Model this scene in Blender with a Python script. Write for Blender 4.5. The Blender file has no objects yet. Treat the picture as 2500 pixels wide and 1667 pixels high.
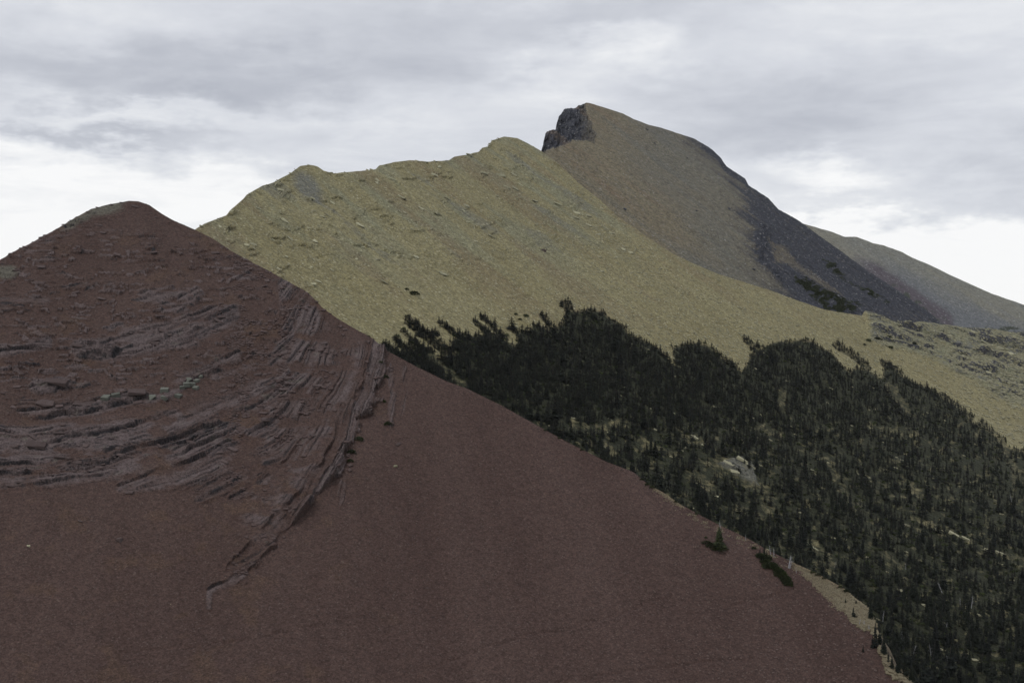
import bpy, bmesh, math, random
import numpy as np
from mathutils import Vector, Matrix, Quaternion

random.seed(7)
rng = np.random.default_rng(11)
scene = bpy.context.scene
COL = scene.collection
R = math.radians

# ----------------------------------------------------------------- camera
W, H, FPX, HORIZON = 2500.0, 1667.0, 3434.0, 900.0
PITCH = math.atan((HORIZON - H / 2) / FPX)
cam_d = bpy.data.cameras.new('camera')
cam_d.sensor_width = 36.0
cam_d.lens = 36.0 * FPX / W
cam_d.clip_start = 1.0
cam_d.clip_end = 60000.0
cam = bpy.data.objects.new('camera', cam_d)
cam.rotation_euler = (math.pi / 2 + PITCH, 0, 0)
COL.objects.link(cam)
scene.camera = cam

# ----------------------------------------------------------------- exposure and render settings
scene.view_settings.view_transform = 'Standard'
scene.view_settings.look = 'None'
scene.view_settings.exposure = 0.0
scene.view_settings.gamma = 1.0
scene.view_settings.use_curve_mapping = False
scene.render.engine = 'CYCLES'
scene.cycles.max_bounces = 3
scene.cycles.diffuse_bounces = 1
scene.cycles.glossy_bounces = 1
scene.cycles.volume_bounces = 0
scene.cycles.transparent_max_bounces = 4
scene.cycles.use_denoising = True
scene.cycles.denoiser = 'OPENIMAGEDENOISE'
scene.cycles.denoising_input_passes = 'RGB_ALBEDO_NORMAL'
scene.cycles.denoising_prefilter = 'ACCURATE'

# ----------------------------------------------------------------- world: overcast sky
SUN_EL, SUN_AZ = R(52), R(-48)           # azimuth measured from +Y towards +X
world = bpy.data.worlds.new('World')
scene.world = world
world.use_nodes = True
wt = world.node_tree
wt.nodes.clear()


class NT:
    """small helper around a node tree"""
    def __init__(self, tree):
        self.t = tree

    def n(self, kind, **kw):
        nd = self.t.nodes.new(kind)
        for k, v in kw.items():
            setattr(nd, k, v)
        return nd

    def link(self, a, b):
        self.t.links.new(a, b)

    def put(self, sock, v):
        if isinstance(v, bpy.types.NodeSocket):
            self.link(v, sock)
        elif v is not None:
            if hasattr(sock.default_value, '__len__') and not hasattr(v, '__len__'):
                sock.default_value = [v] * len(sock.default_value)
            elif hasattr(v, '__len__') and len(v) == 3 and len(sock.default_value) == 4:
                sock.default_value = (*v, 1)
            else:
                sock.default_value = v

    def math(self, op, a, b=None, c=None, clamp=False):
        nd = self.n('ShaderNodeMath', operation=op, use_clamp=clamp)
        self.put(nd.inputs[0], a)
        if b is not None: self.put(nd.inputs[1], b)
        if c is not None: self.put(nd.inputs[2], c)
        return nd.outputs[0]

    def vmath(self, op, a, b=None):
        nd = self.n('ShaderNodeVectorMath', operation=op)
        self.put(nd.inputs[0], a)
        if b is not None: self.put(nd.inputs[1], b)
        return nd.outputs[0]

    def noise(self, vec, scale, detail=4, rough=0.55, out='Fac', dist=0.0):
        nd = self.n('ShaderNodeTexNoise')
        self.put(nd.inputs['Vector'], vec)
        nd.inputs['Scale'].default_value = scale
        nd.inputs['Detail'].default_value = detail
        nd.inputs['Roughness'].default_value = rough
        nd.inputs['Distortion'].default_value = dist
        return nd.outputs[out]

    def voro(self, vec, scale, out='Distance', feature='F1', rnd=1.0):
        nd = self.n('ShaderNodeTexVoronoi', feature=feature)
        self.put(nd.inputs['Vector'], vec)
        nd.inputs['Scale'].default_value = scale
        nd.inputs['Randomness'].default_value = rnd
        return nd.outputs[out]

    def mix(self, fac, a, b, mode='MIX'):
        nd = self.n('ShaderNodeMix', data_type='RGBA', blend_type=mode)
        self.put(nd.inputs[0], fac)
        self.put(nd.inputs[6], a)
        self.put(nd.inputs[7], b)
        return nd.outputs[2]

    def rng(self, x, a, b, c=0.0, d=1.0, smooth=False):
        nd = self.n('ShaderNodeMapRange')
        nd.interpolation_type = 'SMOOTHSTEP' if smooth else 'LINEAR'
        self.put(nd.inputs[0], x)
        nd.inputs[1].default_value = a; nd.inputs[2].default_value = b
        nd.inputs[3].default_value = c; nd.inputs[4].default_value = d
        return nd.outputs[0]

    def sep(self, v):
        nd = self.n('ShaderNodeSeparateXYZ'); self.put(nd.inputs[0], v)
        return nd.outputs

    def comb(self, x, y, z):
        nd = self.n('ShaderNodeCombineXYZ')
        self.put(nd.inputs[0], x); self.put(nd.inputs[1], y); self.put(nd.inputs[2], z)
        return nd.outputs[0]


k = NT(wt)
tc = k.n('ShaderNodeTexCoord').outputs['Generated']
dx, dy, dz = k.sep(tc)
az = k.math('ARCTAN2', dx, dy)
el = k.math('ARCSINE', dz)
# cloud layer: direction projected on a flat deck, so that cloud shapes flatten towards the horizon
den = k.math('ADD', k.math('MAXIMUM', dz, 0.0), 0.10)
deck = k.comb(k.math('DIVIDE', dx, den), k.math('DIVIDE', dy, den), 0.0)
big = k.noise(k.vmath('ADD', deck, (3.1, 7.7, 0)), 0.9, 6, 0.55, dist=0.3)
fine = k.noise(k.vmath('ADD', deck, (9.1, 1.7, 0)), 2.8, 7, 0.6, dist=0.5)
warp_u = k.math('MULTIPLY', k.math('SUBTRACT', k.noise(k.vmath('MULTIPLY', k.comb(az, el, 0), (1, 2.2, 1)), 13.0, 5, 0.6), 0.5), 0.16)
warp_v = k.math('MULTIPLY', k.math('SUBTRACT', k.noise(k.vmath('MULTIPLY', k.comb(az, el, 4.0), (1, 2.6, 1)), 15.0, 6, 0.62), 0.5), 0.075)
azw = k.math('ADD', az, warp_u)
elw = k.math('ADD', el, warp_v)
# the cloud masses and gaps of this sky (azimuth, elevation, widths, lighter / darker)
MASSES = [(200, 205, 520, 62, -.22), (640, 215, 260, 75, -.17), (1080, 130, 360, 105, -.20), (1500, 40, 420, 40, -.10),
          (1950, 300, 330, 85, -.22), (1230, 245, 170, 60, .06), (340, 300, 230, 24, .22), (1500, 145, 130, 55, .30),
          (1340, 210, 110, 30, .16), (2010, 440, 190, 38, .34), (2380, 445, 220, 48, -.20), (150, 355, 330, 20, -.22),
          (60, 30, 260, 40, .16), (2300, 90, 350, 55, .16), (2470, 270, 200, 45, .12), (830, 330, 300, 26, .10), (2050, 520, 340, 20, -.05)]
tot = None
for (u, v, su, sv, amp) in MASSES:
    a = k.math('MULTIPLY', k.math('SUBTRACT', azw, (u - 1250) / FPX), FPX / su)
    b = k.math('MULTIPLY', k.math('SUBTRACT', elw, (HORIZON - v) / FPX), FPX / sv)
    e = k.math('EXPONENT', k.math('MULTIPLY', k.math('ADD', k.math('MULTIPLY', a, a), k.math('MULTIPLY', b, b)), -0.8))
    e = k.math('MULTIPLY', e, amp * 1.2)
    tot = e if tot is None else k.math('ADD', tot, e)
lvl = k.math('ADD', 0.53, tot)
lvl = k.math('ADD', lvl, k.math('MULTIPLY', k.math('SUBTRACT', big, 0.5), 0.55))
lvl = k.math('ADD', lvl, k.math('MULTIPLY', k.math('SUBTRACT', fine, 0.5), 0.62))
# the clear bright strip under the cloud deck, lower on the right than on the left
edge = k.math('ADD', 0.127, k.math('MULTIPLY', azw, -0.078))
gap = k.rng(k.math('SUBTRACT', edge, elw), -0.010, 0.016, 0, 1, True)
lvl = k.math('ADD', lvl, k.math('MULTIPLY', gap, k.rng(az, -0.25, 0.2, 0.40, 0.52)))
ramp = k.n('ShaderNodeValToRGB')
els = ramp.color_ramp.elements
els[0].position = 0.08; els[0].color = (0.47, 0.49, 0.55, 1)
els[1].position = 0.95; els[1].color = (1.0, 1.0, 1.0, 1)
e2 = els.new(0.50); e2.color = (0.70, 0.72, 0.77, 1)
e3 = els.new(0.72); e3.color = (0.82, 0.835, 0.865, 1)
k.put(ramp.inputs[0], lvl)
sky = k.n('ShaderNodeTexSky', sky_type='NISHITA')
sky.sun_disc = False
sky.sun_elevation = SUN_EL
sky.sun_rotation = SUN_AZ
skyc = k.mix(1.0, sky.outputs[0], (0.10, 0.10, 0.10), 'MULTIPLY')
cloudy = k.mix(0.95, skyc, ramp.outputs[0])
bg = k.n('ShaderNodeBackground')
k.put(bg.inputs[0], cloudy)
bg.inputs[1].default_value = 1.0
wo = k.n('ShaderNodeOutputWorld')
k.link(bg.outputs[0], wo.inputs[0])

# ----------------------------------------------------------------- sun, veiled by the cloud
sun_d = bpy.data.lights.new('sun', 'SUN')
sun_d.energy = 1.1
sun_d.angle = R(14)
sun_d.color = (1.0, 0.96, 0.90)
sun = bpy.data.objects.new('sun', sun_d)
sdir = Vector((math.sin(SUN_AZ) * math.cos(SUN_EL), -abs(math.cos(SUN_AZ)) * math.cos(SUN_EL), math.sin(SUN_EL)))
sun.rotation_euler = (-sdir).to_track_quat('-Z', 'Y').to_euler()
sky.sun_rotation = math.atan2(sdir.x, sdir.y)
COL.objects.link(sun)

# ----------------------------------------------------------------- numeric helpers
def _h(ix, iy, seed):
    x = (ix.astype(np.int64) * 374761393 + iy.astype(np.int64) * 668265263 + seed * 1274126177) & 0xFFFFFFFF
    x = ((x ^ (x >> 13)) * 1274126177) & 0xFFFFFFFF
    x = ((x ^ (x >> 16)) * 2246822519) & 0xFFFFFFFF
    return ((x ^ (x >> 15)) & 0xFFFFFF) / float(0x1000000)

def perlin(x, y, seed=0):
    x0 = np.floor(x); y0 = np.floor(y)
    fx = x - x0; fy = y - y0
    sx = fx * fx * fx * (fx * (fx * 6 - 15) + 10); sy = fy * fy * fy * (fy * (fy * 6 - 15) + 10)
    def g(ox, oy):
        a = _h(x0 + ox, y0 + oy, seed) * 6.2831853
        return np.cos(a) * (fx - ox) + np.sin(a) * (fy - oy)
    a = g(0, 0); b = g(1, 0); c = g(0, 1); d = g(1, 1)
    return (a + (b - a) * sx + (c - a) * sy + (a - b - c + d) * sx * sy) * 1.4

def fbm(x, y, octv=4, seed=0, gain=0.5):
    s = 0.0; a = 1.0; t = 0.0
    for i in range(octv):
        s = s + a * perlin(x, y, seed + i * 17); t += a
        x = x * 2.03 + 11.3; y = y * 2.03 + 5.7; a *= gain
    return s / t

def voro(x, y, seed=0):
    x0 = np.floor(x); y0 = np.floor(y)
    f1 = np.full(x.shape, 9.0); f2 = np.full(x.shape, 9.0); idr = np.zeros(x.shape); ids = np.zeros(x.shape)
    for ox in (-1, 0, 1):
        for oy in (-1, 0, 1):
            cx = x0 + ox; cy = y0 + oy
            px = cx + 0.1 + 0.8 * _h(cx, cy, seed); py = cy + 0.1 + 0.8 * _h(cx, cy, seed + 5)
            d = np.hypot(px - x, py - y)
            near = d < f1
            f2 = np.where(near, f1, np.minimum(f2, d))
            idr = np.where(near, _h(cx, cy, seed + 9), idr); ids = np.where(near, _h(cx, cy, seed + 23), ids)
            f1 = np.where(near, d, f1)
    return f1, f2, idr, ids

def sstep(a, b, x):
    t = np.clip((x - a) / (b - a), 0, 1)
    return t * t * (3 - 2 * t)

def dist_line(u, v, pts):
    best = np.full(np.shape(u), 1e9)
    for (x0, y0), (x1, y1) in zip(pts[:-1], pts[1:]):
        ex, ey = x1 - x0, y1 - y0
        t = np.clip(((u - x0) * ex + (v - y0) * ey) / (ex * ex + ey * ey + 1e-9), 0, 1)
        best = np.minimum(best, np.hypot(u - x0 - t * ex, v - y0 - t * ey))
    return best

def inside(u, v, poly):
    c = np.zeros(np.shape(u), bool)
    n = len(poly)
    for i in range(n):
        x0, y0 = poly[i]; x1, y1 = poly[(i + 1) % n]
        if y0 == y1: continue
        hit = ((y0 > v) != (y1 > v)) & (u < (x1 - x0) * (v - y0) / (y1 - y0) + x0)
        c ^= hit
    return c

def sdf(u, v, poly):
    d = dist_line(u, v, list(poly) + [poly[0]])
    return np.where(inside(u, v, poly), d, -d)

CP, SP = math.cos(PITCH), math.sin(PITCH)
def ray(u, v):
    a = (np.asarray(u, float) - W / 2); b = (np.asarray(v, float) - H / 2)
    y = FPX * CP + b * SP; z = -b * CP + FPX * SP
    return a / y, z / y

def to_px(p):
    x, y, z = p
    yy = y * CP + z * SP; zz = -y * SP + z * CP
    return W / 2 + FPX * x / yy, H / 2 - FPX * zz / yy

def cast(u, v, f, near, far):
    dxr, dzr = ray(u, v)
    lo = np.full(dxr.shape, float(near)); hi = np.full(dxr.shape, float(far))
    for _ in range(42):
        m = 0.5 * (lo + hi)
        below = dzr * m < f(dxr * m, m)
        hi = np.where(below, m, hi); lo = np.where(below, lo, m)
    m = 0.5 * (lo + hi)
    return np.stack([dxr * m, m, dzr * m], -1)

# ----------------------------------------------------------------- the four mountain faces as height fields (metres)
def f_red(x, y):
    q = 0.20 * (x + 161) - 0.98 * (y - 600)
    return 72 - 0.65 * q

def f_green(x, y):
    q = 0.777 * (x + 148) - 0.63 * (y - 1000)
    d = np.maximum(q - 190, 0)
    return np.where(q < 190, 144 - 0.65 * q, 20.5 - 0.40 * d - 0.25 * 160 * (1 - np.exp(-d / 160)))

def f_dark(x, y):
    q = 0.777 * (x - 105) - 0.63 * (y - 2000)
    return 377 - 0.70 * q

def f_far(x, y):
    q = 0.6 * (x - 856) - 0.8 * (y - 2800)
    return 191 - 0.6 * q

RED_SIL = [(-500, 860), (-200, 745), (0, 636), (34, 616), (77, 595), (102, 580), (149, 554), (183, 533), (225, 510), (264, 500), (315, 490), (336, 491),
           (364, 500), (396, 522), (425, 539), (474, 560), (521, 584), (566, 614), (608, 637), (651, 658), (689, 680), (740, 707), (761, 722),
           (787, 750), (825, 777), (872, 805), (906, 824), (921, 843), (1013, 893), (1088, 930), (1139, 949), (1224, 990), (1309, 1038),
           (1377, 1075), (1432, 1102), (1479, 1126), (1547, 1153), (1581, 1181), (1619, 1200), (1665, 1232), (1757, 1280), (1830, 1315),
           (1868, 1338), (1925, 1366), (1990, 1395), (2059, 1433), (2109, 1475), (2135, 1525), (2152, 1580), (2174, 1626), (2228, 1663),
           (2350, 1765), (2600, 1950), (3000, 2250)]
GREEN_SIL = [(200, 640), (400, 592), (473, 562), (500, 545), (553, 526), (561, 514), (595, 484), (603, 474), (641, 453), (668, 445), (710, 422), (733, 405), (756, 402),
             (775, 406), (791, 417), (817, 424), (871, 419), (917, 415), (925, 405), (948, 401), (959, 396), (1001, 391), (1047, 395),
             (1097, 391), (1108, 383), (1139, 379), (1169, 371), (1177, 361), (1192, 357), (1200, 344), (1231, 334), (1261, 338), (1288, 350),
             (1321, 369), (1352, 390), (1413, 448), (1468, 490), (1505, 526), (1553, 558), (1590, 585), (1641, 618), (1692, 643), (1753, 669),
             (1794, 682), (1862, 704), (1930, 727), (2015, 757), (2030, 759), (2080, 768), (2104, 772), (2109, 761), (2134, 768), (2185, 784),
             (2228, 789), (2247, 784), (2297, 792), (2337, 797), (2409, 804), (2500, 811), (2700, 828), (3000, 850)]
DARK_SIL = [(1150, 520), (1300, 425), (1318, 385), (1322, 366), (1323, 361), (1328, 346), (1330, 329), (1335, 322), (1356, 319), (1359, 305), (1364, 284), (1370, 279), (1376, 269),
            (1386, 264), (1405, 263), (1420, 255), (1430, 251), (1444, 253), (1485, 266), (1522, 278), (1546, 291), (1583, 305), (1614, 312),
            (1645, 322), (1692, 337), (1733, 361), (1760, 386), (1774, 407), (1818, 436), (1828, 453), (1876, 485), (1900, 511), (1951, 540),
            (2004, 580), (2055, 616), (2120, 663), (2192, 710), (2265, 761), (2297, 790), (2420, 880)]
FAR_SIL = [(1800, 500), (1954, 545), (1986, 553), (2026, 564), (2062, 578), (2091, 579), (2131, 595), (2156, 599), (2203, 615), (2228, 629), (2272, 647),
           (2315, 669), (2369, 694), (2427, 719), (2500, 743), (2700, 815), (3000, 900)]

def sil(line):
    xs = np.array([p[0] for p in line], float); ys = np.array([p[1] for p in line], float)
    return lambda u: np.interp(u, xs, ys)
red_sil, green_sil, dark_sil, far_sil = map(sil, (RED_SIL, GREEN_SIL, DARK_SIL, FAR_SIL))

def columns(*segs):
    out = []
    for a, b, step in segs:
        out.append(np.arange(a, b, step))
    return np.concatenate(out)

class Face:
    """one mountain side: a grid over its visible face plus the side that falls away behind its crest"""
    def __init__(self, f, us, silf, bottom, rows, near, far, g, power=1.0):
        self.us = us; self.power = power
        r = np.linspace(0, 1, rows) ** power
        vs = silf(us)
        vb = np.maximum(bottom(us) if callable(bottom) else bottom, vs + 120)
        self.U = np.repeat(us[:, None], rows, 1)
        self.V = vs[:, None] + (vb - vs)[:, None] * r[None, :]
        self.P = cast(self.U, self.V, f, near, far)
        self.g = g
        n = np.cross(np.gradient(self.P, axis=0), np.gradient(self.P, axis=1))
        n /= np.linalg.norm(n, axis=-1, keepdims=True) + 1e-12
        n[n[..., 1] > 0] *= -1
        self.N = n
        # metres across and down the face
        self.a = -g[1] * self.P[..., 0] + g[0] * self.P[..., 1]
        self.q = (g[0] * self.P[..., 0] + g[1] * self.P[..., 1])

    def displace(self, h):
        self.P = self.P + self.N * h[..., None]

    def build(self, name, mat, masks, stain_shade=None, back=(0.25, 1.0), back_len=260.0, back_slope=0.62, back_rows=14, seed=3):
        nc, nr = self.U.shape
        t = (np.linspace(0, 1, back_rows + 1)[1:] ** 1.7) * back_len
        top = self.P[:, 0, :]
        b = np.zeros((nc, back_rows, 3))
        bd = np.array(back) / np.hypot(*back)
        for i, tt in enumerate(t):
            b[:, i, 0] = top[:, 0] + bd[0] * tt
            b[:, i, 1] = top[:, 1] + bd[1] * tt
            b[:, i, 2] = top[:, 2] - back_slope * tt - 0.5 * min(tt, 2.0) + fbm(self.us / 60, np.full(nc, tt / 30.0), 3, seed) * min(tt * 0.2, 6)
        P = np.concatenate([b[:, ::-1], self.P], 1)
        rows = nr + back_rows
        idx = np.arange(nc * rows).reshape(nc, rows)
        quads = np.stack([idx[:-1, :-1], idx[:-1, 1:], idx[1:, 1:], idx[1:, :-1]], -1).reshape(-1, 4)
        m = grid_mesh(name, P.reshape(-1, 3), quads)
        pad = lambda arr: np.concatenate([np.repeat(arr[:, :1], back_rows, 1), arr], 1)
        attr = np.stack([pad(np.clip(x, 0, 1)) for x in masks], -1).reshape(-1, 4).astype(np.float32)
        at = m.attributes.new('m', 'FLOAT_COLOR', 'POINT'); at.data.foreach_set('color', attr.ravel())
        st = pad(np.clip(stain_shade, 0, 1) if stain_shade is not None else 0 * self.U).astype(np.float32)
        m.attributes.new('stain_shade', 'FLOAT', 'POINT').data.foreach_set('value', st.ravel())
        fa = -self.g[1] * P[..., 0] + self.g[0] * P[..., 1]
        fq = self.g[0] * P[..., 0] + self.g[1] * P[..., 1]
        fv = np.stack([fa, fq, np.zeros_like(fa)], -1).reshape(-1, 3).astype(np.float32)
        at = m.attributes.new('face', 'FLOAT_VECTOR', 'POINT'); at.data.foreach_set('vector', fv.ravel())
        m.materials.append(mat)
        o = bpy.data.objects.new(name, m)
        COL.objects.link(o)
        o['kind'] = 'structure'
        self.obj = o
        return o

    def at(self, u, v):
        """point and normal of the built surface under a direction"""
        i = int(np.clip(np.searchsorted(self.us, u) - 1, 0, len(self.us) - 2))
        tu = np.clip((u - self.us[i]) / (self.us[i + 1] - self.us[i]), 0, 1)
        col = self.V[i] * (1 - tu) + self.V[i + 1] * tu
        j = int(np.clip(np.searchsorted(col, v) - 1, 0, len(col) - 2))
        tv = np.clip((v - col[j]) / (col[j + 1] - col[j] + 1e-9), 0, 1)
        p = self.P
        q = (p[i, j] * (1 - tu) + p[i + 1, j] * tu) * (1 - tv) + (p[i, j + 1] * (1 - tu) + p[i + 1, j + 1] * tu) * tv
        return Vector(q), Vector(self.N[i, j])

def at_many(face, uu, vv):
    uu = np.asarray(uu, float); vv = np.asarray(vv, float)
    us, Vg, P = face.us, face.V, face.P
    i = np.clip(np.searchsorted(us, uu) - 1, 0, len(us) - 2)
    tu = np.clip((uu - us[i]) / (us[i + 1] - us[i]), 0, 1)
    nr = Vg.shape[1]
    top = Vg[i, 0] * (1 - tu) + Vg[i + 1, 0] * tu; bot = Vg[i, -1] * (1 - tu) + Vg[i + 1, -1] * tu
    x = np.clip((vv - top) / (bot - top), 0, 1) ** (1 / face.power) * (nr - 1)
    j = np.clip(np.floor(x).astype(int), 0, nr - 2)
    tv = np.clip(x - j, 0, 1)[:, None]; tu = tu[:, None]
    p = (P[i, j] * (1 - tu) + P[i + 1, j] * tu) * (1 - tv) + (P[i, j + 1] * (1 - tu) + P[i + 1, j + 1] * tu) * tv
    return p, face.N[i, j]

def grid_mesh(name, verts, quads):
    m = bpy.data.meshes.new(name)
    nv, nf, w = len(verts), len(quads), quads.shape[1]
    m.vertices.add(nv)
    m.vertices.foreach_set('co', np.asarray(verts, np.float32).ravel())
    m.loops.add(nf * w)
    m.loops.foreach_set('vertex_index', quads.astype(np.int32).ravel())
    m.polygons.add(nf)
    m.polygons.foreach_set('loop_start', np.arange(0, nf * w, w, dtype=np.int32))
    m.polygons.foreach_set('use_smooth', np.zeros(nf, bool))
    m.update(calc_edges=True)
    return m

# ----------------------------------------------------------------- materials
def new_mat(name):
    m = bpy.data.materials.new(name)
    m.use_nodes = True
    m.node_tree.nodes.clear()
    t = NT(m.node_tree)
    out = t.n('ShaderNodeOutputMaterial')
    bs = t.n('ShaderNodeBsdfPrincipled')
    bs.inputs['Roughness'].default_value = 0.92
    bs.inputs['Specular IOR Level'].default_value = 0.15
    t.link(bs.outputs[0], out.inputs[0])
    return m, t, bs

def scree_mat(name, c1, c2, layers, stone, streak=(0.12, 0.006), speck=0.5, bump=0.5, patch=0.012, pale=(0.3, 0.27, 0.24), pale_amt=0.5, stain_shade=(0.045, 0.045, 0.048), calm=None):
    """loose stone: two base colours in patches, four masked layers, stones of about `stone` metres picked out by tone and relief"""
    m, t, bs = new_mat(name)
    co = t.n('ShaderNodeTexCoord').outputs['Object']
    fa = t.n('ShaderNodeAttribute', attribute_name='face').outputs['Vector']
    ma = t.n('ShaderNodeAttribute', attribute_name='m')
    st = t.noise(t.vmath('MULTIPLY', fa, (streak[0], streak[1], 0)), 1.0, 5, 0.6)
    pt = t.noise(fa, patch, 6, 0.6)
    base = t.mix(t.rng(t.math('ADD', t.math('MULTIPLY', st, 0.5), t.math('MULTIPLY', pt, 0.5)), 0.40, 0.60), c1, c2)
    fx, fy, fz = t.sep(ma.outputs['Color'])
    fr = t.math('MULTIPLY', t.math('SUBTRACT', t.noise(co, 0.25, 5, 0.65), 0.5), 0.9)
    for msk, col in zip((fx, fy, fz, ma.outputs['Alpha']), layers):
        if col is None: continue
        f = t.rng(t.math('ADD', msk, t.math('MULTIPLY', fr, t.rng(msk, 0.0, 0.25))), 0.15, 0.75)
        base = t.mix(f, base, col)
    sa = t.n('ShaderNodeAttribute', attribute_name='stain_shade').outputs['Fac']  # dark patches plus ledge shade painted into the base colour
    base = t.mix(t.rng(t.math('ADD', sa, t.math('MULTIPLY', fr, t.rng(sa, 0.0, 0.3))), 0.2, 0.9), base, stain_shade)
    # single stones: tone per cell at three sizes
    v1 = t.sep(t.voro(co, 1.0 / stone, 'Color'))
    v2 = t.sep(t.voro(co, 1.0 / (stone * 2.3), 'Color'))
    v3 = t.sep(t.voro(co, 1.0 / (stone * 0.5), 'Color'))
    tone = t.math('ADD', t.math('ADD', t.math('MULTIPLY', v1[0], 0.45), t.math('MULTIPLY', v2[0], 0.25)), t.math('MULTIPLY', v3[0], 0.30))
    mul = t.rng(tone, 0.15, 0.85, 1 - speck, 1 + speck)
    base = t.mix(1.0, base, t.comb(mul, mul, mul), 'MULTIPLY')
    pl = t.rng(v1[1], 0.94, 0.985, 0, pale_amt)
    if calm is not None:
        pl = t.math('MULTIPLY', pl, t.rng((fx, fy, fz)[calm], 0.2, 0.6, 1, 0.04))
    base = t.mix(pl, base, pale)
    t.put(bs.inputs['Base Color'], base)
    hgt = t.math('ADD', t.math('MULTIPLY', t.voro(co, 1.0 / stone), 0.7),
                 t.math('ADD', t.math('MULTIPLY', t.voro(co, 1.0 / (stone * 2.3)), 1.2), t.math('MULTIPLY', t.noise(co, 1.2 / stone, 4, 0.7), 0.8)))
    b = t.n('ShaderNodeBump')
    b.inputs['Strength'].default_value = bump
    b.inputs['Distance'].default_value = stone * 0.55
    t.put(b.inputs['Height'], hgt)
    t.link(b.outputs[0], bs.inputs['Normal'])
    return m

def rock_mat(name, c1, c2, c3, scale=0.6):
    m, t, bs = new_mat(name)
    co = t.n('ShaderNodeTexCoord').outputs['Object']
    wp = t.n('ShaderNodeNewGeometry').outputs['Position']
    oi = t.n('ShaderNodeObjectInfo').outputs['Random']
    n1 = t.noise(wp, scale, 5, 0.65)
    c = t.mix(t.rng(n1, 0.35, 0.65), c1, c2)
    c = t.mix(t.rng(t.noise(wp, scale * 3.1, 4, 0.6), 0.52, 0.7), c, c3)
    mul = t.rng(oi, 0, 1, 0.78, 1.22)
    c = t.mix(1.0, c, t.comb(mul, mul, mul), 'MULTIPLY')
    t.put(bs.inputs['Base Color'], c)
    b = t.n('ShaderNodeBump'); b.inputs['Strength'].default_value = 0.6; b.inputs['Distance'].default_value = 0.25
    t.put(b.inputs['Height'], t.noise(wp, scale * 4, 5, 0.7))
    t.link(b.outputs[0], bs.inputs['Normal'])
    return m

def leaf_mat(name, c1, c2, c3):
    m, t, bs = new_mat(name)
    wp = t.n('ShaderNodeNewGeometry').outputs['Position']
    oi = t.n('ShaderNodeObjectInfo').outputs['Random']
    c = t.mix(t.rng(t.noise(wp, 0.9, 4, 0.6), 0.35, 0.65), c1, c2)
    c = t.mix(t.rng(oi, 0.55, 1.0, 0.0, 0.75), c, c3)
    o2 = t.math('FRACT', t.math('MULTIPLY', oi, 7.31))
    mul = t.rng(o2, 0, 1, 0.6, 1.35)
    c = t.mix(1.0, c, t.comb(mul, mul, mul), 'MULTIPLY')
    t.put(bs.inputs['Base Color'], c)
    bs.inputs['Roughness'].default_value = 0.8
    return m

M_RED = scree_mat('red scree', (0.0510, 0.0315, 0.0268), (0.0630, 0.0405, 0.0348),
                  [(0.094, 0.073, 0.072), (0.095, 0.089, 0.072), (0.072, 0.045, 0.032), (0.125, 0.100, 0.066)],
                  0.40, (0.07, 0.006), 0.46, 0.6, 0.012, (0.150, 0.120, 0.110), 0.30, (0.024, 0.022, 0.024))
M_GREEN = scree_mat('green scree', (0.174, 0.153, 0.080), (0.205, 0.185, 0.101),
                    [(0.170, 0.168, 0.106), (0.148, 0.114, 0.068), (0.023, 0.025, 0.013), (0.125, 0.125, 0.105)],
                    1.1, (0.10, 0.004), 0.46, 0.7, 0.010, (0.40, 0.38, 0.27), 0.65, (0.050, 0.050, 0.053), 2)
M_DARK = scree_mat('brown and slate scree', (0.126, 0.106, 0.070), (0.140, 0.121, 0.080),
                   [(0.028, 0.030, 0.039), (0.128, 0.090, 0.058), (0.024, 0.030, 0.018), (0.104, 0.100, 0.082)],
                   1.9, (0.06, 0.004), 0.55, 0.7, 0.008, (0.28, 0.28, 0.27), 0.5)
M_FAR = scree_mat('grey green scree', (0.165, 0.158, 0.122), (0.142, 0.143, 0.126),
                  [(0.106, 0.112, 0.118), (0.066, 0.054, 0.064), (0.034, 0.040, 0.028), (0.19, 0.18, 0.15)],
                  2.6, (0.04, 0.003), 0.38, 0.6, 0.006, (0.30, 0.30, 0.30), 0.6)
M_RSLAB = rock_mat('red argillite', (0.066, 0.046, 0.043), (0.082, 0.061, 0.059), (0.100, 0.081, 0.078))
M_GBLOCK = rock_mat('grey green block', (0.118, 0.124, 0.104), (0.098, 0.102, 0.088), (0.14, 0.142, 0.125))
M_GSLAB = rock_mat('olive slab', (0.29, 0.28, 0.185), (0.23, 0.22, 0.15), (0.36, 0.34, 0.25), 0.3)
M_DSLAB = rock_mat('slate rock', (0.050, 0.053, 0.066), (0.07, 0.074, 0.085), (0.12, 0.12, 0.12), 0.25)
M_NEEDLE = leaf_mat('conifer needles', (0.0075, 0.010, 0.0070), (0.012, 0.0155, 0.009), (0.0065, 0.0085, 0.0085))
M_NEAR = leaf_mat('green dwarf conifer needles', (0.026, 0.034, 0.013), (0.040, 0.048, 0.018), (0.022, 0.028, 0.014))
M_SHRUB = leaf_mat('low shrub leaves', (0.034, 0.046, 0.018), (0.050, 0.058, 0.022), (0.034, 0.036, 0.022))
M_BARK = rock_mat('bark', (0.045, 0.036, 0.030), (0.065, 0.052, 0.042), (0.09, 0.075, 0.065), 2.0)
M_DEAD = rock_mat('bleached wood', (0.30, 0.30, 0.32), (0.22, 0.215, 0.22), (0.40, 0.39, 0.40), 2.0)

# ----------------------------------------------------------------- red scree mountain
us = columns((-460, -40, 20), (-40, 1010, 2.15), (1010, 2300, 4.6), (2300, 2900, 20))
red = Face(f_red, us, red_sil, 1960, 550, 60, 1500, (0.20, -0.98))
U, V = red.U, red.V
wu = U + 20 * fbm(U / 200, V / 140, 3, 31); wv = V + 15 * fbm(U / 190, V / 110, 3, 41) + 4 * fbm(U / 40, V / 26, 3, 43)
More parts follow.
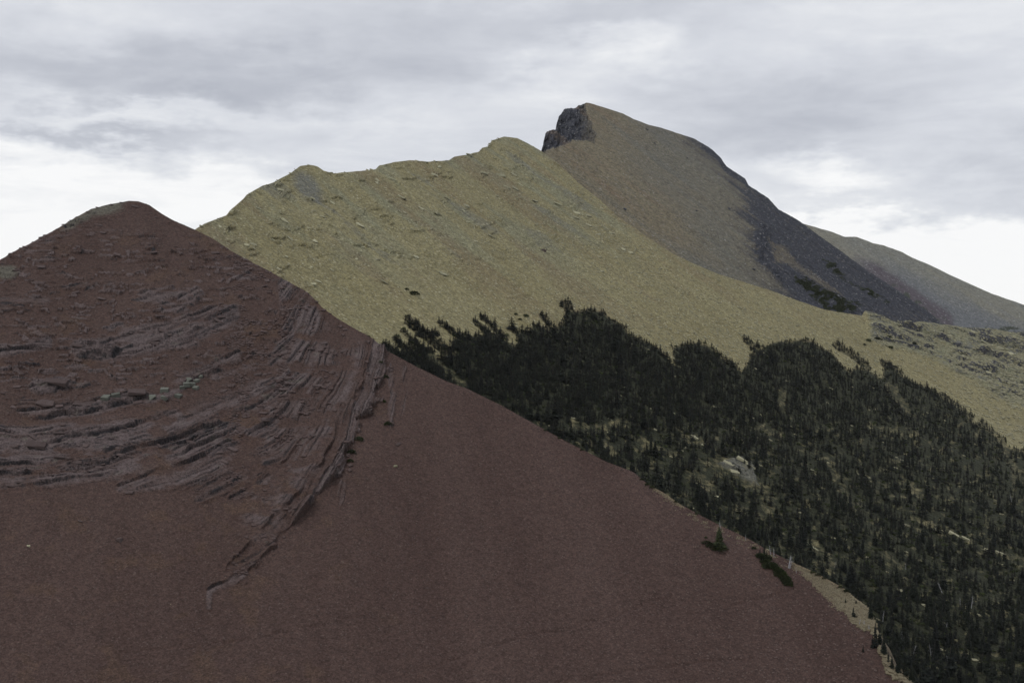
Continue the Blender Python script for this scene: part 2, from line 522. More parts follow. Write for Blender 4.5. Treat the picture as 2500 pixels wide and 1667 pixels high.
# strata: level on the left, bending upwards to the right
def strata(u, v):
    return v + np.clip(u, -300, 3000) ** 2 / 2400 + 280 * (np.maximum(0, u - 640) / 250) ** 2
S = strata(wu, wv)
along = wu - 0.25 * wv
ZONE = [(-300, 1050), (0, 1045), (200, 1040), (420, 1010), (560, 950), (640, 900), (690, 830), (735, 740), (770, 715), (800, 770), (850, 830), (935, 850),
        (946, 905), (925, 975), (905, 1015), (868, 1025), (862, 1080), (835, 1150), (745, 1262), (690, 1312), (645, 1362), (575, 1430), (520, 1440),
        (560, 1370), (610, 1300), (560, 1255), (470, 1215), (380, 1190), (240, 1180), (100, 1168), (-300, 1170)]
BANDS = [([(-60, 862), (60, 856), (112, 838)], 15, 1.0), ([(200, 851), (310, 846), (380, 838), (470, 822), (520, 792), (560, 768)], 24, 1.0),
         ([(300, 818), (400, 800), (470, 770), (540, 745)], 14, .7),
         ([(350, 726), (430, 735), (478, 722)], 15, .7), ([(140, 700), (290, 702)], 10, .6), ([(60, 986), (120, 1000), (235, 992), (262, 984)], 22, 1.0),
         ([(95, 940), (175, 946)], 16, 1.0), ([(255, 978), (400, 968), (470, 925), (520, 895), (570, 868)], 16, .9), ([(0, 742), (110, 735)], 12, .6),
         ([(420, 905), (600, 905)], 14, .5), ([(-40, 1145), (140, 1150), (300, 1120), (480, 1080), (640, 1020)], 40, 1.0),
         ([(-40, 1075), (200, 1070), (420, 1045)], 34, .95), ([(240, 1110), (330, 1090), (460, 1070), (600, 1010)], 18, 1.0),
         ([(300, 1190), (420, 1180), (520, 1160)], 20, .7), ([(700, 690), (705, 760), (700, 830), (660, 900)], 16, .8),
         ([(745, 730), (758, 790), (735, 860), (705, 940), (640, 960)], 30, 1.0), ([(640, 1110), (740, 1080), (800, 1040)], 16, .8),
         ([(820, 930), (812, 985), (800, 1010)], 12, .8), ([(480, 1230), (560, 1190), (600, 1170)], 14, .6), ([(505, 1480), (515, 1440), (545, 1425)], 8, .5),
         ([(955, 900), (962, 960), (950, 1040)], 7, .5), ([(985, 900), (990, 950), (975, 1010)], 5, .4), ([(845, 1185), (835, 1230)], 9, .5)]
zs = sdf(wu, wv, ZONE)
brk = fbm(U / 110, V / 42, 3, 77)
rock = 0.60 * sstep(-18, 40, zs) * sstep(-0.20, 0.15, brk)
for pts, wd, amt in BANDS:
    d = dist_line(wu, wv, pts)
    rock = np.maximum(rock, amt * sstep(wd * 1.5, wd * 0.5, d) * sstep(-0.42, -0.05, brk))
# scattered small outcrops in the upper left of the face
upper = sstep(900, 700, U) * sstep(500, 620, V) * sstep(1060, 900, V)
rock = np.maximum(rock, upper * 0.60 * sstep(0.16, 0.30, fbm(U / 80, V / 13, 4, 91)))
rock = np.maximum(rock, 0.55 * sstep(60, 5, np.abs(V - red_sil(U))) * sstep(420, 200, U) * sstep(-.1, .2, fbm(U / 30, V / 9, 3, 18)))
h = np.zeros_like(U)
# buttress: stands proud of the smooth scree on its right, with a broken edge
EDGE = [(940, 852), (944, 905), (930, 950), (924, 980), (905, 990), (904, 1012), (868, 1020), (864, 1082), (846, 1120), (832, 1152), (790, 1205), (744, 1262), (690, 1312), (645, 1360), (575, 1430), (545, 1470)]
f1, f2, id1, id2 = voro(U / 40, V / 22, 5)
eu = U + (id1 - .5) * 26 + 10 * fbm(U / 50, V / 50, 2, 61); ev = V + (id2 - .5) * 14 + 8 * fbm(U / 50, V / 50, 2, 62)
BODY = EDGE + [(300, 1470), (300, 700), (760, 700)]
ed = dist_line(U + 10 * fbm(U / 50, V / 50, 2, 61), V + 8 * fbm(U / 50, V / 50, 2, 62), EDGE); inn = inside(eu, ev, BODY)
butt = np.where(inn, np.exp(-ed / 130), 0) * sstep(1430, 1270, V) * sstep(835, 900, V + (U - 700) * .25)
vary = sstep(-.35, .35, fbm(U / 55, V / 55, 3, 8))
h += 2.1 * butt * (0.30 + 0.95 * vary)
rock = np.maximum(rock, np.where(inn, sstep(60, 12, ed), 0) * (0.45 + .5 * vary) * sstep(1470, 1360, V))
# a second, lower lip further in
e2u = U + 42 + 16 * fbm(U / 40, V / 40, 3, 68); e2v = V + 26 + 12 * fbm(U / 40, V / 40, 3, 69)
ed2 = dist_line(e2u, e2v, EDGE); in2 = inside(e2u, e2v, BODY)
h += 1.3 * np.where(in2, np.exp(-ed2 / 60), 0) * (1 - vary) * sstep(1480, 1300, V) * sstep(860, 930, V)
# ledges: thin beds of uneven thickness, each with a lip, an undercut and a clean top
tonev = np.zeros_like(U); stain_shade = np.zeros_like(U)
S = S + 16 * fbm(S / 46, 0 * S, 3, 64)
for per, amp, sd in ((64, 1.25, 1), (27, 0.95, 2), (12.5, 0.58, 3), (7.5, .28, 4)):
    ph = S / per + 0.28 * fbm(along / 190, S / 120, 3, 60 + sd) + 0.07 * fbm(along / (per * .7), S / (per * 3), 2, 66 + sd)
    saw = ph - np.floor(ph)
    lay = np.floor(ph)
    on = sstep(-0.18, 0.06, fbm(along / (per * 6 + 60) + lay * 7.31, lay * 3.7, 3, 80 + sd))
    wr = min(0.12, 3.2 / per)
    calm = sstep(5.0, 9.0, per / np.hypot(1, np.clip(U, 0, 3000) / 1200 + 2.24 * np.maximum(0, U - 640) / 250)) if sd >= 3 else 1.0
    h += rock * amp * calm * on * (np.where(saw < 1 - wr, (saw / (1 - wr)) ** 1.6, 1 - (saw - 1 + wr) / wr) - 0.55 * np.exp(-saw * per / 3.0))
    stain_shade = np.maximum(stain_shade, sstep(.1, .5, rock) * calm * on * (np.exp(-saw * per / 2.0) + sstep(1 - wr, 1 - wr * .4, saw)) * (1.0 if sd < 4 else .6) * sstep(-.30, .15, fbm(along / 50, S / 20, 3, 140 + sd)))  # shade of each undercut and riser, painted dark along the bed
    tonev += (_h(lay, lay * 0 + sd, 5) - .5) * (.7 if sd < 3 else .4)
# joints across the beds
for cx, cy, amp, sd in ((52, 11, 0.24, 101), (24, 6.0, 0.12, 102)):
    f1, f2, i1, i2 = voro(along / cx, S / cy, sd)
    h += rock * amp * ((i1 - .5) - .4 * sstep(0.07, 0.0, f2 - f1)) * (1 - .95 * sstep(480, 680, U))
left = sstep(1080, 960, U)
stain_shade = np.maximum(stain_shade, 0.6 * rock * sstep(0.26, 0.42, fbm(along / 60, S / 6, 4, 150)))
stain_shade = np.maximum(stain_shade, 0.75 * rock * sstep(26, 8, dist_line(wu, wv, [(240, 1108), (330, 1092), (460, 1072), (600, 1010)])) * sstep(-.25, .1, fbm(U / 20, V / 8, 3, 151)))
h += 0.10 * fbm(red.a / 9, red.q / 9, 4, 5) * (0.12 + rock) * left + (0.06 + .10 * upper) * fbm(U / 9, V / 5, 3, 6) * left
f1, f2, i1, i2 = voro(U / 15 + 3 * fbm(U / 60, V / 60, 2, 9), V / 5.5, 111)
plates = upper * sstep(720, 560, U) * sstep(0.80, 0.92, i1 + .45 * fbm(U / 60, V / 30, 3, 112))
h += plates * (0.25 + .55 * i2)
h += 1.6 * fbm(red.a / 55, red.q / 90, 3, 15) + 0.4 * fbm(red.a / 16, red.q / 60, 3, 25)
for line in ([(980, 1650), (1250, 1562), (1480, 1505), (1640, 1450)], [(1770, 1480), (1850, 1462), (1935, 1440)], [(1200, 1700), (1500, 1640), (1850, 1600)], [(300, 1590), (620, 1560), (900, 1500)]):
    h -= 0.30 * sstep(7, 0, dist_line(U + 10 * fbm(U / 60, V / 60, 2, 71), V + 8 * fbm(U / 40, V / 40, 2, 72), line)) * sstep(-.5, 0, fbm(U / 50, V / 50, 2, 73))
h += 0.7 * fbm(red.a / 14, red.q / 130, 3, 35) * sstep(1000, 1200, U + (V - 1000) * .4)
h *= sstep(-1, 8, V - red_sil(U)) * 0.65 + 0.35
red.displace(h)
TAN = [(1928, 1362), (1990, 1388), (2065, 1426), (2116, 1470), (2140, 1530), (2110, 1530), (2090, 1514), (2052, 1487), (2006, 1441), (1960, 1399)]
tan = sstep(-9, 7, sdf(U + 16 * fbm(U / 16, V / 16, 4, 3), V + 12 * fbm(U / 14, V / 14, 4, 4), TAN)) * (0.62 + 0.5 * sstep(-.2, .25, fbm(U / 9, V / 5, 3, 13)))
tan = np.maximum(tan, 0.75 * sstep(10, 2, np.abs(V - red_sil(U))) * (sstep(2130, 2150, U) + sstep(1590, 1600, U) * sstep(1680, 1660, U)))
tan = np.maximum(tan, 0.4 * sstep(30, 6, np.abs(V - red_sil(U))) * sstep(1560, 1700, U) * sstep(0.0, 0.3, fbm(U / 30, V / 8, 3, 12)))
tan = np.clip(tan, 0, 1)
olive = 0.9 * sstep(30, 4, np.abs(V - red_sil(U) - 6)) * sstep(120, 190, U) * sstep(325, 270, U)
olive = np.maximum(olive, 0.8 * sstep(26, 8, np.hypot((U - 15) / 1.8, V - 668)))
olive = np.maximum(olive, 0.42 * sstep(0.12, 0.4, fbm(U / 42, V / 16, 4, 191)) * rock)
ora = 0.45 * sstep(0.0, 0.4, fbm(U / 110, V / 70, 5, 55)) * sstep(1300, 700, U)
ora = np.maximum(ora, .45 * sstep(190, 30, np.hypot((U - 590) / 1.1, (V - 1235))) * sstep(-.3, .2, fbm(U / 40, V / 30, 4, 57)))
RED = red.build('red_mountain', M_RED, [np.clip(np.maximum(rock * (0.78 + tonev), plates * .6) + butt * .15, 0, 1), olive, ora * (1 - rock), tan], stain_shade, back=(0.55, 1.0), back_slope=0.6, back_len=240)

# ----------------------------------------------------------------- green mountain with the forest basin
us = columns((215, 460, 8), (460, 2080, 3.4), (2080, 2540, 2.5), (2540, 2990, 16))
green = Face(f_green, us, green_sil, lambda u: np.clip(red_sil(u) + 160, 900, 1980), 380, 150, 5000, (0.777, -0.63), 1.25)
U, V = green.U, green.V
h = 4.0 * fbm(green.a / 90, green.q / 260, 4, 3) + 0.9 * fbm(green.a / 20, green.q / 150, 4, 4) + 0.35 * fbm(green.a / 6, green.q / 10, 4, 9)
upg = sstep(760, 560, V + 0.12 * (U - 1000)) * sstep(2050, 1700, U)
f1, f2, i1, i2 = voro(U / 15 + .4 * V / 15, V / 7, 44)
plate = upg * sstep(0.02, 0.22, fbm(U / 65, V / 38, 4, 46))
h += plate * sstep(.72, .9, i1) * 1.3
h += 0.3 * plate * fbm(U / 9, V / 5, 3, 47)
# dipping ledges on the right shoulder
OUT = [(2106, 758), (2200, 778), (2300, 786), (2500, 806), (2900, 830), (2900, 1200), (2500, 1005), (2430, 965), (2380, 935), (2300, 890), (2230, 862), (2160, 848), (2128, 828), (2118, 800)]
wu = U + 10 * fbm(U / 80, V / 60, 3, 51); wv = V + 6 * fbm(U / 70, V / 40, 3, 52)
oz = sstep(-6, 10, sdf(wu, wv, OUT)) * sstep(-0.55, -0.15, fbm(U / 70, (V - .36 * U) / 18, 4, 53))
So = wv - 0.36 * wu
al = wu + 0.36 * wv
ledge = np.zeros_like(h); gstain_shade = np.zeros_like(h)
for per, amp, sd in ((38, 4.2, 1), (17, 2.6, 2), (9, 1.1, 3)):
    ph = So / per + 0.35 * fbm(U / 110, V / 60, 3, 160 + sd) + .14 * fbm(al / (per * 1.2), So / per, 3, 170 + sd)
    saw = ph - np.floor(ph); lay = np.floor(ph)
    on = sstep(-0.15, 0.2, fbm(al / (per * 3.5) + lay * 7.31, lay * 3.7, 3, 180 + sd))
    ledge += amp * on * (np.where(saw < 0.88, (saw / 0.88) ** 1.3, 1 - (saw - 0.88) / 0.12) - .4 * np.exp(-saw / .1))
    gstain_shade = np.maximum(gstain_shade, oz * on * (sstep(.66, .80, saw) + np.exp(-saw / .10)) * (1.1 if sd < 3 else .7) * sstep(-.40, -.05, fbm(al / 70, So / 14, 3, 190 + sd)))  # dark riser rock, with crevice shade painted in under the lips
h += oz * ledge
# the fault step at the left end of the ledges
h += 2.2 * sstep(2100, 2110, U - (V - 765) * 0.32) * sstep(2240, 2110, U) * sstep(840, 800, V)
# the slab outcrop inside the forest
SLAB = [(1745, 1135), (1800, 1120), (1842, 1138), (1840, 1165), (1855, 1195), (1835, 1190), (1790, 1165)]
sz = sstep(-4, 8, sdf(U + 6 * fbm(U / 15, V / 15, 3, 2), V, SLAB))
s2 = (V - 0.5 * U) / 9 + .4 * fbm(U / 30, V / 20, 3, 7)
h += sz * 2.2 * (s2 - np.floor(s2)) + sz * 1.0
h *= sstep(-1, 10, V - green_sil(U)) * 0.6 + 0.4
green.displace(h)

# forest outline
FOREST = [(940, 850), (1010, 846), (1040, 842), (1062, 852), (1070, 870), (1104, 862), (1092, 838), (1115, 820), (1136, 817), (1156, 817), (1180, 812), (1187, 802), (1215, 812),
          (1234, 826), (1262, 838), (1258, 812), (1270, 802), (1292, 806), (1297, 783), (1318, 792), (1340, 798), (1360, 792), (1374, 783), (1376, 762), (1380, 748), (1391, 748), (1398, 759), (1442, 759),
          (1472, 760), (1486, 776), (1506, 788), (1527, 800), (1534, 815), (1568, 831), (1595, 838), (1622, 861), (1642, 890), (1638, 845), (1661, 838), (1675, 833), (1708, 835),
          (1740, 846), (1769, 874), (1795, 884), (1809, 903), (1820, 889), (1827, 871), (1838, 860), (1824, 837), (1831, 834), (1856, 848), (1874, 840),
          (1899, 831), (1950, 829), (1986, 831), (2004, 846), (2030, 853), (2050, 880), (2075, 905), (2090, 895), (2116, 900), (2149, 922), (2153, 900), (2160, 885), (2178, 884),
          (2200, 914), (2228, 925), (2286, 950), (2312, 972), (2355, 1001), (2371, 1026), (2395, 1037), (2431, 1059), (2453, 1084), (2500, 1095), (2700, 1180),
          (2990, 1300), (2990, 2000), (900, 2000), (900, 850)]
STRIPS = [([(938, 838), (1012, 888)], 6), ([(964, 822), (1004, 856)], 7), ([(985, 805), (1002, 822)], 5), ([(998, 783), (1016, 800), (1062, 838), (1105, 868)], 10),
          ([(1075, 791), (1118, 826)], 7), ([(1057, 812), (1068, 822)], 4), ([(1160, 784), (1190, 812)], 6), ([(1177, 771), (1236, 826)], 7), ([(1249, 798), (1270, 822)], 6),
          ([(1320, 768), (1342, 795)], 6), ([(2041, 844), (2086, 872), (2118, 900)], 8), ([(1820, 829), (1850, 848)], 6), ([(1376, 745), (1392, 760)], 9),
          ([(2160, 886), (2195, 912)], 13), ([(2395, 1036), (2450, 1080)], 9), ([(1010, 835), (1085, 925)], 14), ([(2300, 962), (2370, 1020)], 10)]
CLEAR = [([(1050, 866), (1105, 912), (1140, 946)], 9), ([(1745, 1130), (1800, 1150), (1855, 1200), (1880, 1240)], 18), ([(1905, 960), (1915, 1000)], 13),
         ([(2170, 940), (2195, 975), (2215, 1000)], 11), ([(1670, 1070), (1720, 1085)], 12), ([(1400, 1030), (1450, 1045), (1530, 1025)], 9), ([(2010, 850), (2076, 905)], 4),
         ([(1700, 1160), (1740, 1190)], 14), ([(1960, 1330), (2010, 1350), (2030, 1390)], 16), ([(2160, 1360), (2200, 1385)], 12), ([(2450, 1085), (2500, 1180)], 10),
         ([(2230, 1262), (2300, 1290), (2370, 1320)], 7), ([(2400, 1340), (2500, 1370)], 9), ([(2020, 1120), (2060, 1180), (2090, 1250)], 8), ([(1850, 1040), (1910, 1060)], 9),
         ([(2200, 1170), (2250, 1210)], 11), ([(1800, 1240), (1860, 1260)], 12), ([(2130, 1040), (2240, 1060)], 7), ([(1480, 1070), (1500, 1110)], 9), ([(1560, 1075), (1650, 1110)], 9)]
def forest_density(u, v):
    d = sstep(-2, 4, sdf(u, v, FOREST)).astype(float)
    for pts, wd in STRIPS:
        d = np.maximum(d, sstep(wd + 2, wd - 1, dist_line(u, v, pts)))
    keep = np.ones_like(d)
    w1 = u + 12 * fbm(u / 25, v / 25, 3, 201); w2 = v + 9 * fbm(u / 22, v / 22, 3, 202)
    for pts, wd in CLEAR:
        keep = np.minimum(keep, sstep(wd * 0.5, wd * 1.3, dist_line(w1, w2, pts)))
    low = sstep(930, 1060, v - 0.10 * (u - 1400) + 20)
    nz = sstep(0.14, -0.12, fbm(u / 34, v / 22, 4, 203) - 0.10 + 0.34 * (low - 1) + 0.10 * low)
    return d * keep * nz, d, keep
dens, fin, keep = forest_density(U, V)
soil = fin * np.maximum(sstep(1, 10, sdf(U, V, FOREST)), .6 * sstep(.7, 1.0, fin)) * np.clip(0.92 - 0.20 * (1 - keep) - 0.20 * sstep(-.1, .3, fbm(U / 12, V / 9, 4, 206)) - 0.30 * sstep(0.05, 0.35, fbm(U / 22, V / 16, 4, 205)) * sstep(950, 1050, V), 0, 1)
brown = 0.46 * sstep(-0.05, 0.35, fbm(green.a / 45, green.q / 170, 5, 301)) * sstep(980, 600, V) + fin * 0.3
olv = sstep(-0.12, 0.25, fbm(green.a / 34, green.q / 120, 5, 302)) * (0.18 + .50 * sstep(780, 540, V + 0.08 * (U - 900)))
olv = np.maximum(olv, 0.8 * oz)
oz2 = oz * sstep(-0.05, 0.3, fbm((U + .36 * V) / 60, (V - .36 * U) / 9, 4, 303)) * 0.75
gry = np.maximum(oz2, 0.85 * sstep(60, 15, np.hypot((U - 745 - (V - 440) * .5) / 0.8, V - 455)) + 0.5 * upg * sstep(0.12, 0.34, fbm(green.a / 40, green.q / 90, 4, 305)))
gry = np.maximum(gry, .7 * sz)
GREEN = green.build('green_mountain', M_GREEN, [olv, brown, soil, gry], gstain_shade * .95 + .7 * sz * sstep(.75, .95, s2 - np.floor(s2)), back=(-0.2, 1.0), back_slope=0.6, back_len=420)

# ----------------------------------------------------------------- slate peak
us = columns((1155, 1310, 6), (1310, 1460, 1.3), (1460, 2320, 3.2), (2320, 2420, 10))
dark = Face(f_dark, us, dark_sil, lambda u: np.maximum(green_sil(u) + 110, 470), 190, 400, 7000, (0.777, -0.63))
U, V = dark.U, dark.V
CLIFF = [(1300, 380), (1300, 330), (1320, 300), (1340, 290), (1350, 260), (1380, 240), (1420, 238), (1430, 250), (1436, 280), (1448, 312), (1455, 330), (1448, 352), (1420, 347), (1398, 345), (1384, 356), (1350, 364)]
cl = sstep(-2, 4, sdf(U + 5 * fbm(U / 14, V / 14, 3, 1), V + 5 * fbm(U / 12, V / 12, 3, 2), CLIFF))
FL = [(1700, 335), (1780, 400), (1835, 480), (1832, 520), (1855, 560), (1842, 585), (1856, 640), (1880, 660), (1905, 690), (1960, 770), (2060, 850), (2450, 900), (2300, 790), (1950, 535), (1830, 450), (1775, 400)]
flank = sstep(-90, 30, sdf(U + 20 * fbm(U / 40, V / 30, 5, 3), V + 16 * fbm(U / 30, V / 30, 5, 4), FL))
fdist = sdf(U + 20 * fbm(U / 60, V / 50, 4, 13), V, FL)
flank = np.clip(flank + .55 * fbm(dark.a / 22, dark.q / 220, 4, 55) * sstep(0, .25, flank) * sstep(1.0, .75, flank), 0, 1)
crest = sstep(34, 8, np.abs(V - dark_sil(U)) + 10 * fbm(U / 30, V / 20, 3, 14)) * sstep(1640, 1740, U)
flank = np.maximum(flank, crest)
BR = [(1880, 590), (1915, 600), (1950, 640), (2060, 720), (2020, 710), (1930, 650), (1890, 640)]
brn = sstep(-6, 10, sdf(U + 6 * fbm(U / 16, V / 16, 3, 5), V, BR))
STEP = [(1838, 570), (1850, 545), (1880, 560), (1870, 600), (1862, 640), (1900, 660), (1908, 700), (1870, 660), (1850, 640)]
stp = sstep(-5, 6, sdf(U + 7 * fbm(U / 12, V / 12, 3, 6), V + 5 * fbm(U / 12, V / 12, 3, 16), STEP))
h = 6 * fbm(dark.a / 160, dark.q / 400, 4, 3) + 1.6 * fbm(dark.a / 40, dark.q / 130, 4, 4) + 0.8 * fbm(dark.a / 8, dark.q / 8, 4, 9)
f1, f2, i1, i2 = voro(U / 10, V / 9, 21)
h += cl * (7.0 * fbm(U / 18, V / 26, 4, 22) + 5.0 * (i1 - .5) + 3.0 * fbm(U / 5, V / 7, 3, 24))
h += stp * (5.0 * fbm(U / 9, V / 12, 4, 32) + 3.0 * (i1 - .5) + 3)
h += flank * 1.6 * fbm(U / 7, V / 6, 3, 33)
h *= sstep(-1, 10, V - dark_sil(U)) * 0.6 + 0.4
dark.displace(h)
dark.P[..., 1] += cl * sstep(1460, 1330, U) * 70        # the cliff turns away to the left
dxr, dzr = ray(U, V)
scl = dark.P[..., 1]
fix = cl * sstep(1460, 1330, U) * 70
dark.P[..., 0] += dxr * fix; dark.P[..., 2] += dzr * fix
VEG = [(1940, 660), (1985, 690), (2060, 725), (2112, 748), (2075, 764), (2020, 757), (1975, 715), (1945, 690)]
VEG2 = [(2000, 630), (2040, 640), (2070, 690), (2120, 700), (2190, 745), (2150, 740), (2060, 690), (2020, 660)]
veg = np.maximum(sstep(-4, 8, sdf(U + 12 * fbm(U / 16, V / 12, 4, 7), V + 8 * fbm(U / 16, V / 12, 4, 8), VEG)),
                 0.75 * sstep(-2, 8, sdf(U + 12 * fbm(U / 16, V / 12, 4, 17), V + 8 * fbm(U / 16, V / 12, 4, 18), VEG2))) * sstep(-.25, .1, fbm(U / 20, V / 12, 4, 19))
orange = 0.55 * sstep(-0.1, 0.4, fbm(dark.a / 60, dark.q / 300, 4, 40)) * sstep(1750, 1550, U + (V - 500) * .5) * (1 - flank)
gy = np.clip(0.8 * sstep(-300, -10, fdist + 60 * fbm(dark.a / 50, dark.q / 260, 5, 42)) + .4 * sstep(.0, .4, fbm(dark.a / 40, dark.q / 300, 4, 43)), 0, 1) * (1 - .5 * brn)
lt = sstep(.05, .35, fbm(dark.a / 12, dark.q / 160, 4, 58))
mott = fdist + 48 * fbm(dark.a / 18, dark.q / 170, 4, 81) + 30 * fbm(U / 11, V / 9, 3, 82)
flank = np.maximum(np.minimum(flank, sstep(-130, 40, mott)), crest)
slate = np.clip((1 - .30 * lt * (1 - cl) - .52 * cl * sstep(1380, 1445, U + 12 * fbm(U / 10, V / 8, 3, 59))) * np.maximum(np.maximum(cl, flank * 0.95), stp * 1.2) * (1 - 0.55 * brn), 0, 1)
DARK = dark.build('slate_peak', M_DARK, [slate, orange, veg, gy * (1 - flank) * .9], back=(0.35, 1.0), back_slope=0.75, back_len=700)

# ----------------------------------------------------------------- far ridge
us = columns((1805, 1940, 12), (1940, 2540, 4), (2540, 2990, 24))
far = Face(f_far, us, far_sil, lambda u: np.maximum(green_sil(u) + 80, 780), 110, 800, 9000, (0.6, -0.8))
U, V = far.U, far.V
h = 8 * fbm(far.a / 220, far.q / 600, 4, 3) + 2.5 * fbm(far.a / 50, far.q / 240, 4, 4) + 1.6 * fbm(far.a / 12, far.q / 12, 4, 9)
far.displace(h * (sstep(-1, 10, V - far_sil(U)) * 0.6 + 0.4))
d1 = (V - np.interp(U, [1950, 2050, 2192, 2340], [545, 616, 700, 800]))
purple = 0.7 * sstep(-44, -14, d1 + 10 * fbm(U / 30, V / 20, 3, 6)) * sstep(2040, 2150, U) * sstep(2345, 2315, U)
slatey = 0.8 * sstep(10, 80, V - far_sil(U) + 30 * fbm(far.a / 60, far.q / 200, 4, 7)) * sstep(2000, 2150, U)
vg = 0.9 * sstep(-12, 2, d1 + 8 * fbm(U / 16, V / 14, 3, 16)) * sstep(2150, 2200, U) * sstep(-.1, .2, fbm(U / 20, V / 14, 3, 26))
FAR = far.build('far_ridge', M_FAR, [slatey, purple, vg, 0 * U], back=(0.2, 1.0), back_slope=0.6, back_len=800)

# ----------------------------------------------------------------- valley floor, far below and all round
mv, tv, bv = new_mat('valley ground')
cv = tv.n('ShaderNodeTexCoord').outputs['Object']
tv.put(bv.inputs['Base Color'], tv.mix(tv.rng(tv.noise(cv, 0.004, 6, 0.6), .4, .6), (0.05, 0.06, 0.03), (0.16, 0.14, 0.085)))
n = 60
gx = np.sign(np.linspace(-1, 1, n)) * np.abs(np.linspace(-1, 1, n)) ** 2 * 5000
X, Y = np.meshgrid(gx, gx, indexing='ij')
Z = -430 + 60 * fbm(X / 1800, Y / 1800, 4, 71)
idx = np.arange(n * n).reshape(n, n)
gm = grid_mesh('valley_ground', np.stack([X, Y, Z], -1).reshape(-1, 3), np.stack([idx[:-1, :-1], idx[1:, :-1], idx[1:, 1:], idx[:-1, 1:]], -1).reshape(-1, 4))
gm.materials.append(mv)
go = bpy.data.objects.new('valley_ground', gm); COL.objects.link(go); go['kind'] = 'structure'

# ----------------------------------------------------------------- rocks
def hull_mesh(name, seed, sx, sy, sz, mat, npts=16, boxy=0.75):
    r = random.Random(seed)
    bm = bmesh.new()
    for i in range(npts):
        if r.random() < boxy:
            p = [(1 if r.random() < .5 else -1) * r.uniform(.62, 1.0) for _ in range(3)]
            p[2] = (1 if r.random() < .55 else -1) * r.uniform(.8, 1.0)
        else:
            p = [r.uniform(-1, 1) for _ in range(3)]
        bm.verts.new((p[0] * sx / 2, p[1] * sy / 2, p[2] * sz / 2))
    res = bmesh.ops.convex_hull(bm, input=bm.verts)
    junk = [e for e in res['geom_interior'] + res['geom_unused'] if isinstance(e, bmesh.types.BMVert)]
    if junk: bmesh.ops.delete(bm, geom=list(set(junk)), context='VERTS')
    bmesh.ops.recalc_face_normals(bm, faces=bm.faces)
    m = bpy.data.meshes.new(name); bm.to_mesh(m); bm.free()
    m.materials.append(mat)
    return m

RED_ROCKS = [hull_mesh('rock_slab', 10 + i, 1.0, 0.75, 0.22 + 0.05 * (i % 3), M_RSLAB) for i in range(8)]
GREEN_ROCKS = [hull_mesh('rock_slab', 40 + i, 1.0, 0.7, 0.26 + 0.06 * (i % 3), M_GSLAB) for i in range(8)]
DARK_ROCKS = [hull_mesh('rock_slab', 60 + i, 1.0, 0.8, 0.6, M_DSLAB) for i in range(6)]
BLOCKS = [hull_mesh('boulder', 80 + i, 1.0, 0.85, 0.62, M_GBLOCK, 18, .9) for i in range(5)]
RBLOCKS = [hull_mesh('boulder', 90 + i, 1.0, 0.8, 0.6, M_RSLAB, 18, .7) for i in range(3)]
PBLOCKS = [hull_mesh('boulder', 95 + i, 1.0, 0.7, 0.45, M_GSLAB, 16, .7) for i in range(3)]

def put_rock(name, face, meshes, u, v, px, parent=None, up=0.25, yaw=None, sink=0.25, flat=1.0, tilt=0.12, xs=1.0):
    p, nrm = face.at(u, v)
    s = px * p.y / FPX
    z = (nrm * (1 - up) + Vector((0, 0, 1)) * up + Vector((random.gauss(0, tilt), random.gauss(0, tilt), 0))).normalized()
    q = Vector((0, 0, 1)).rotation_difference(z)
    yaw = random.uniform(-0.5, 0.5) if yaw is None else yaw
    o = bpy.data.objects.new(name, random.choice(meshes))
    o.rotation_mode = 'QUATERNION'
    o.rotation_quaternion = q @ Quaternion((0, 0, 1), yaw + (math.pi if random.random() < .5 else 0))
    o.scale = (s * xs, s * random.uniform(.8, 1.2), s * flat)
    o.location = p + nrm * (s * 0.15) - Vector((0, 0, sink * s * 0.3))
    COL.objects.link(o)
    if parent is not None: o.parent = parent
    return o

def sample_mask(face, mask, count, seed, umin=-20, umax=2520, vmax=1690):
    r = np.random.default_rng(seed)
    area = np.ones_like(mask)
    du = np.gradient(face.us)[:, None]; dv = np.abs(np.gradient(face.V, axis=1))
    w = mask * du * dv * (face.U > umin) * (face.U < umax) * (face.V < vmax) * (face.V > face.V[:, :1] + 3)
    w = w.ravel() / w.sum()
    ii = r.choice(w.size, count, p=w)
    return face.U.ravel()[ii] + r.uniform(-1.5, 1.5, count), face.V.ravel()[ii] + r.uniform(-1.2, 1.2, count)

# loose slabs lying on the red face (the largest ones)
w_red = rock ** 1.5 + 0.25 * upper + 0.15 * sstep(1000, 500, red.U) * sstep(1400, 1000, red.V)
su, sv = sample_mask(red, w_red, 250, 5)
for u in np.concatenate([np.random.default_rng(3).uniform(-10, 372, 24), np.random.default_rng(4).uniform(600, 940, 8)]):
    put_rock('rock_slab', red, RED_ROCKS, u, red_sil(u) + random.uniform(0.5, 4), random.uniform(4, 9), RED, up=0.5, yaw=random.gauss(0, .4), xs=random.uniform(1, 1.6))
for u, v in zip(su, sv):
    steep = np.clip((u - 560) / 350, 0, 1)
    put_rock('rock_slab', red, RED_ROCKS, u, v, 6 + 15 * random.random() ** 2.6, RED, flat=.7, up=0.15, yaw=random.gauss(0.0 + 0.9 * steep, 0.25), xs=random.uniform(1.0, 1.7))
for (u, v, px) in ((140, 942, 46), (112, 990, 34), (205, 985, 40), (335, 970, 34), (90, 1088, 40)):
    put_rock('rock_slab', red, RED_ROCKS, u, v, px, RED, up=0.25, yaw=random.uniform(-.1, .1), xs=1.4, tilt=0.05)
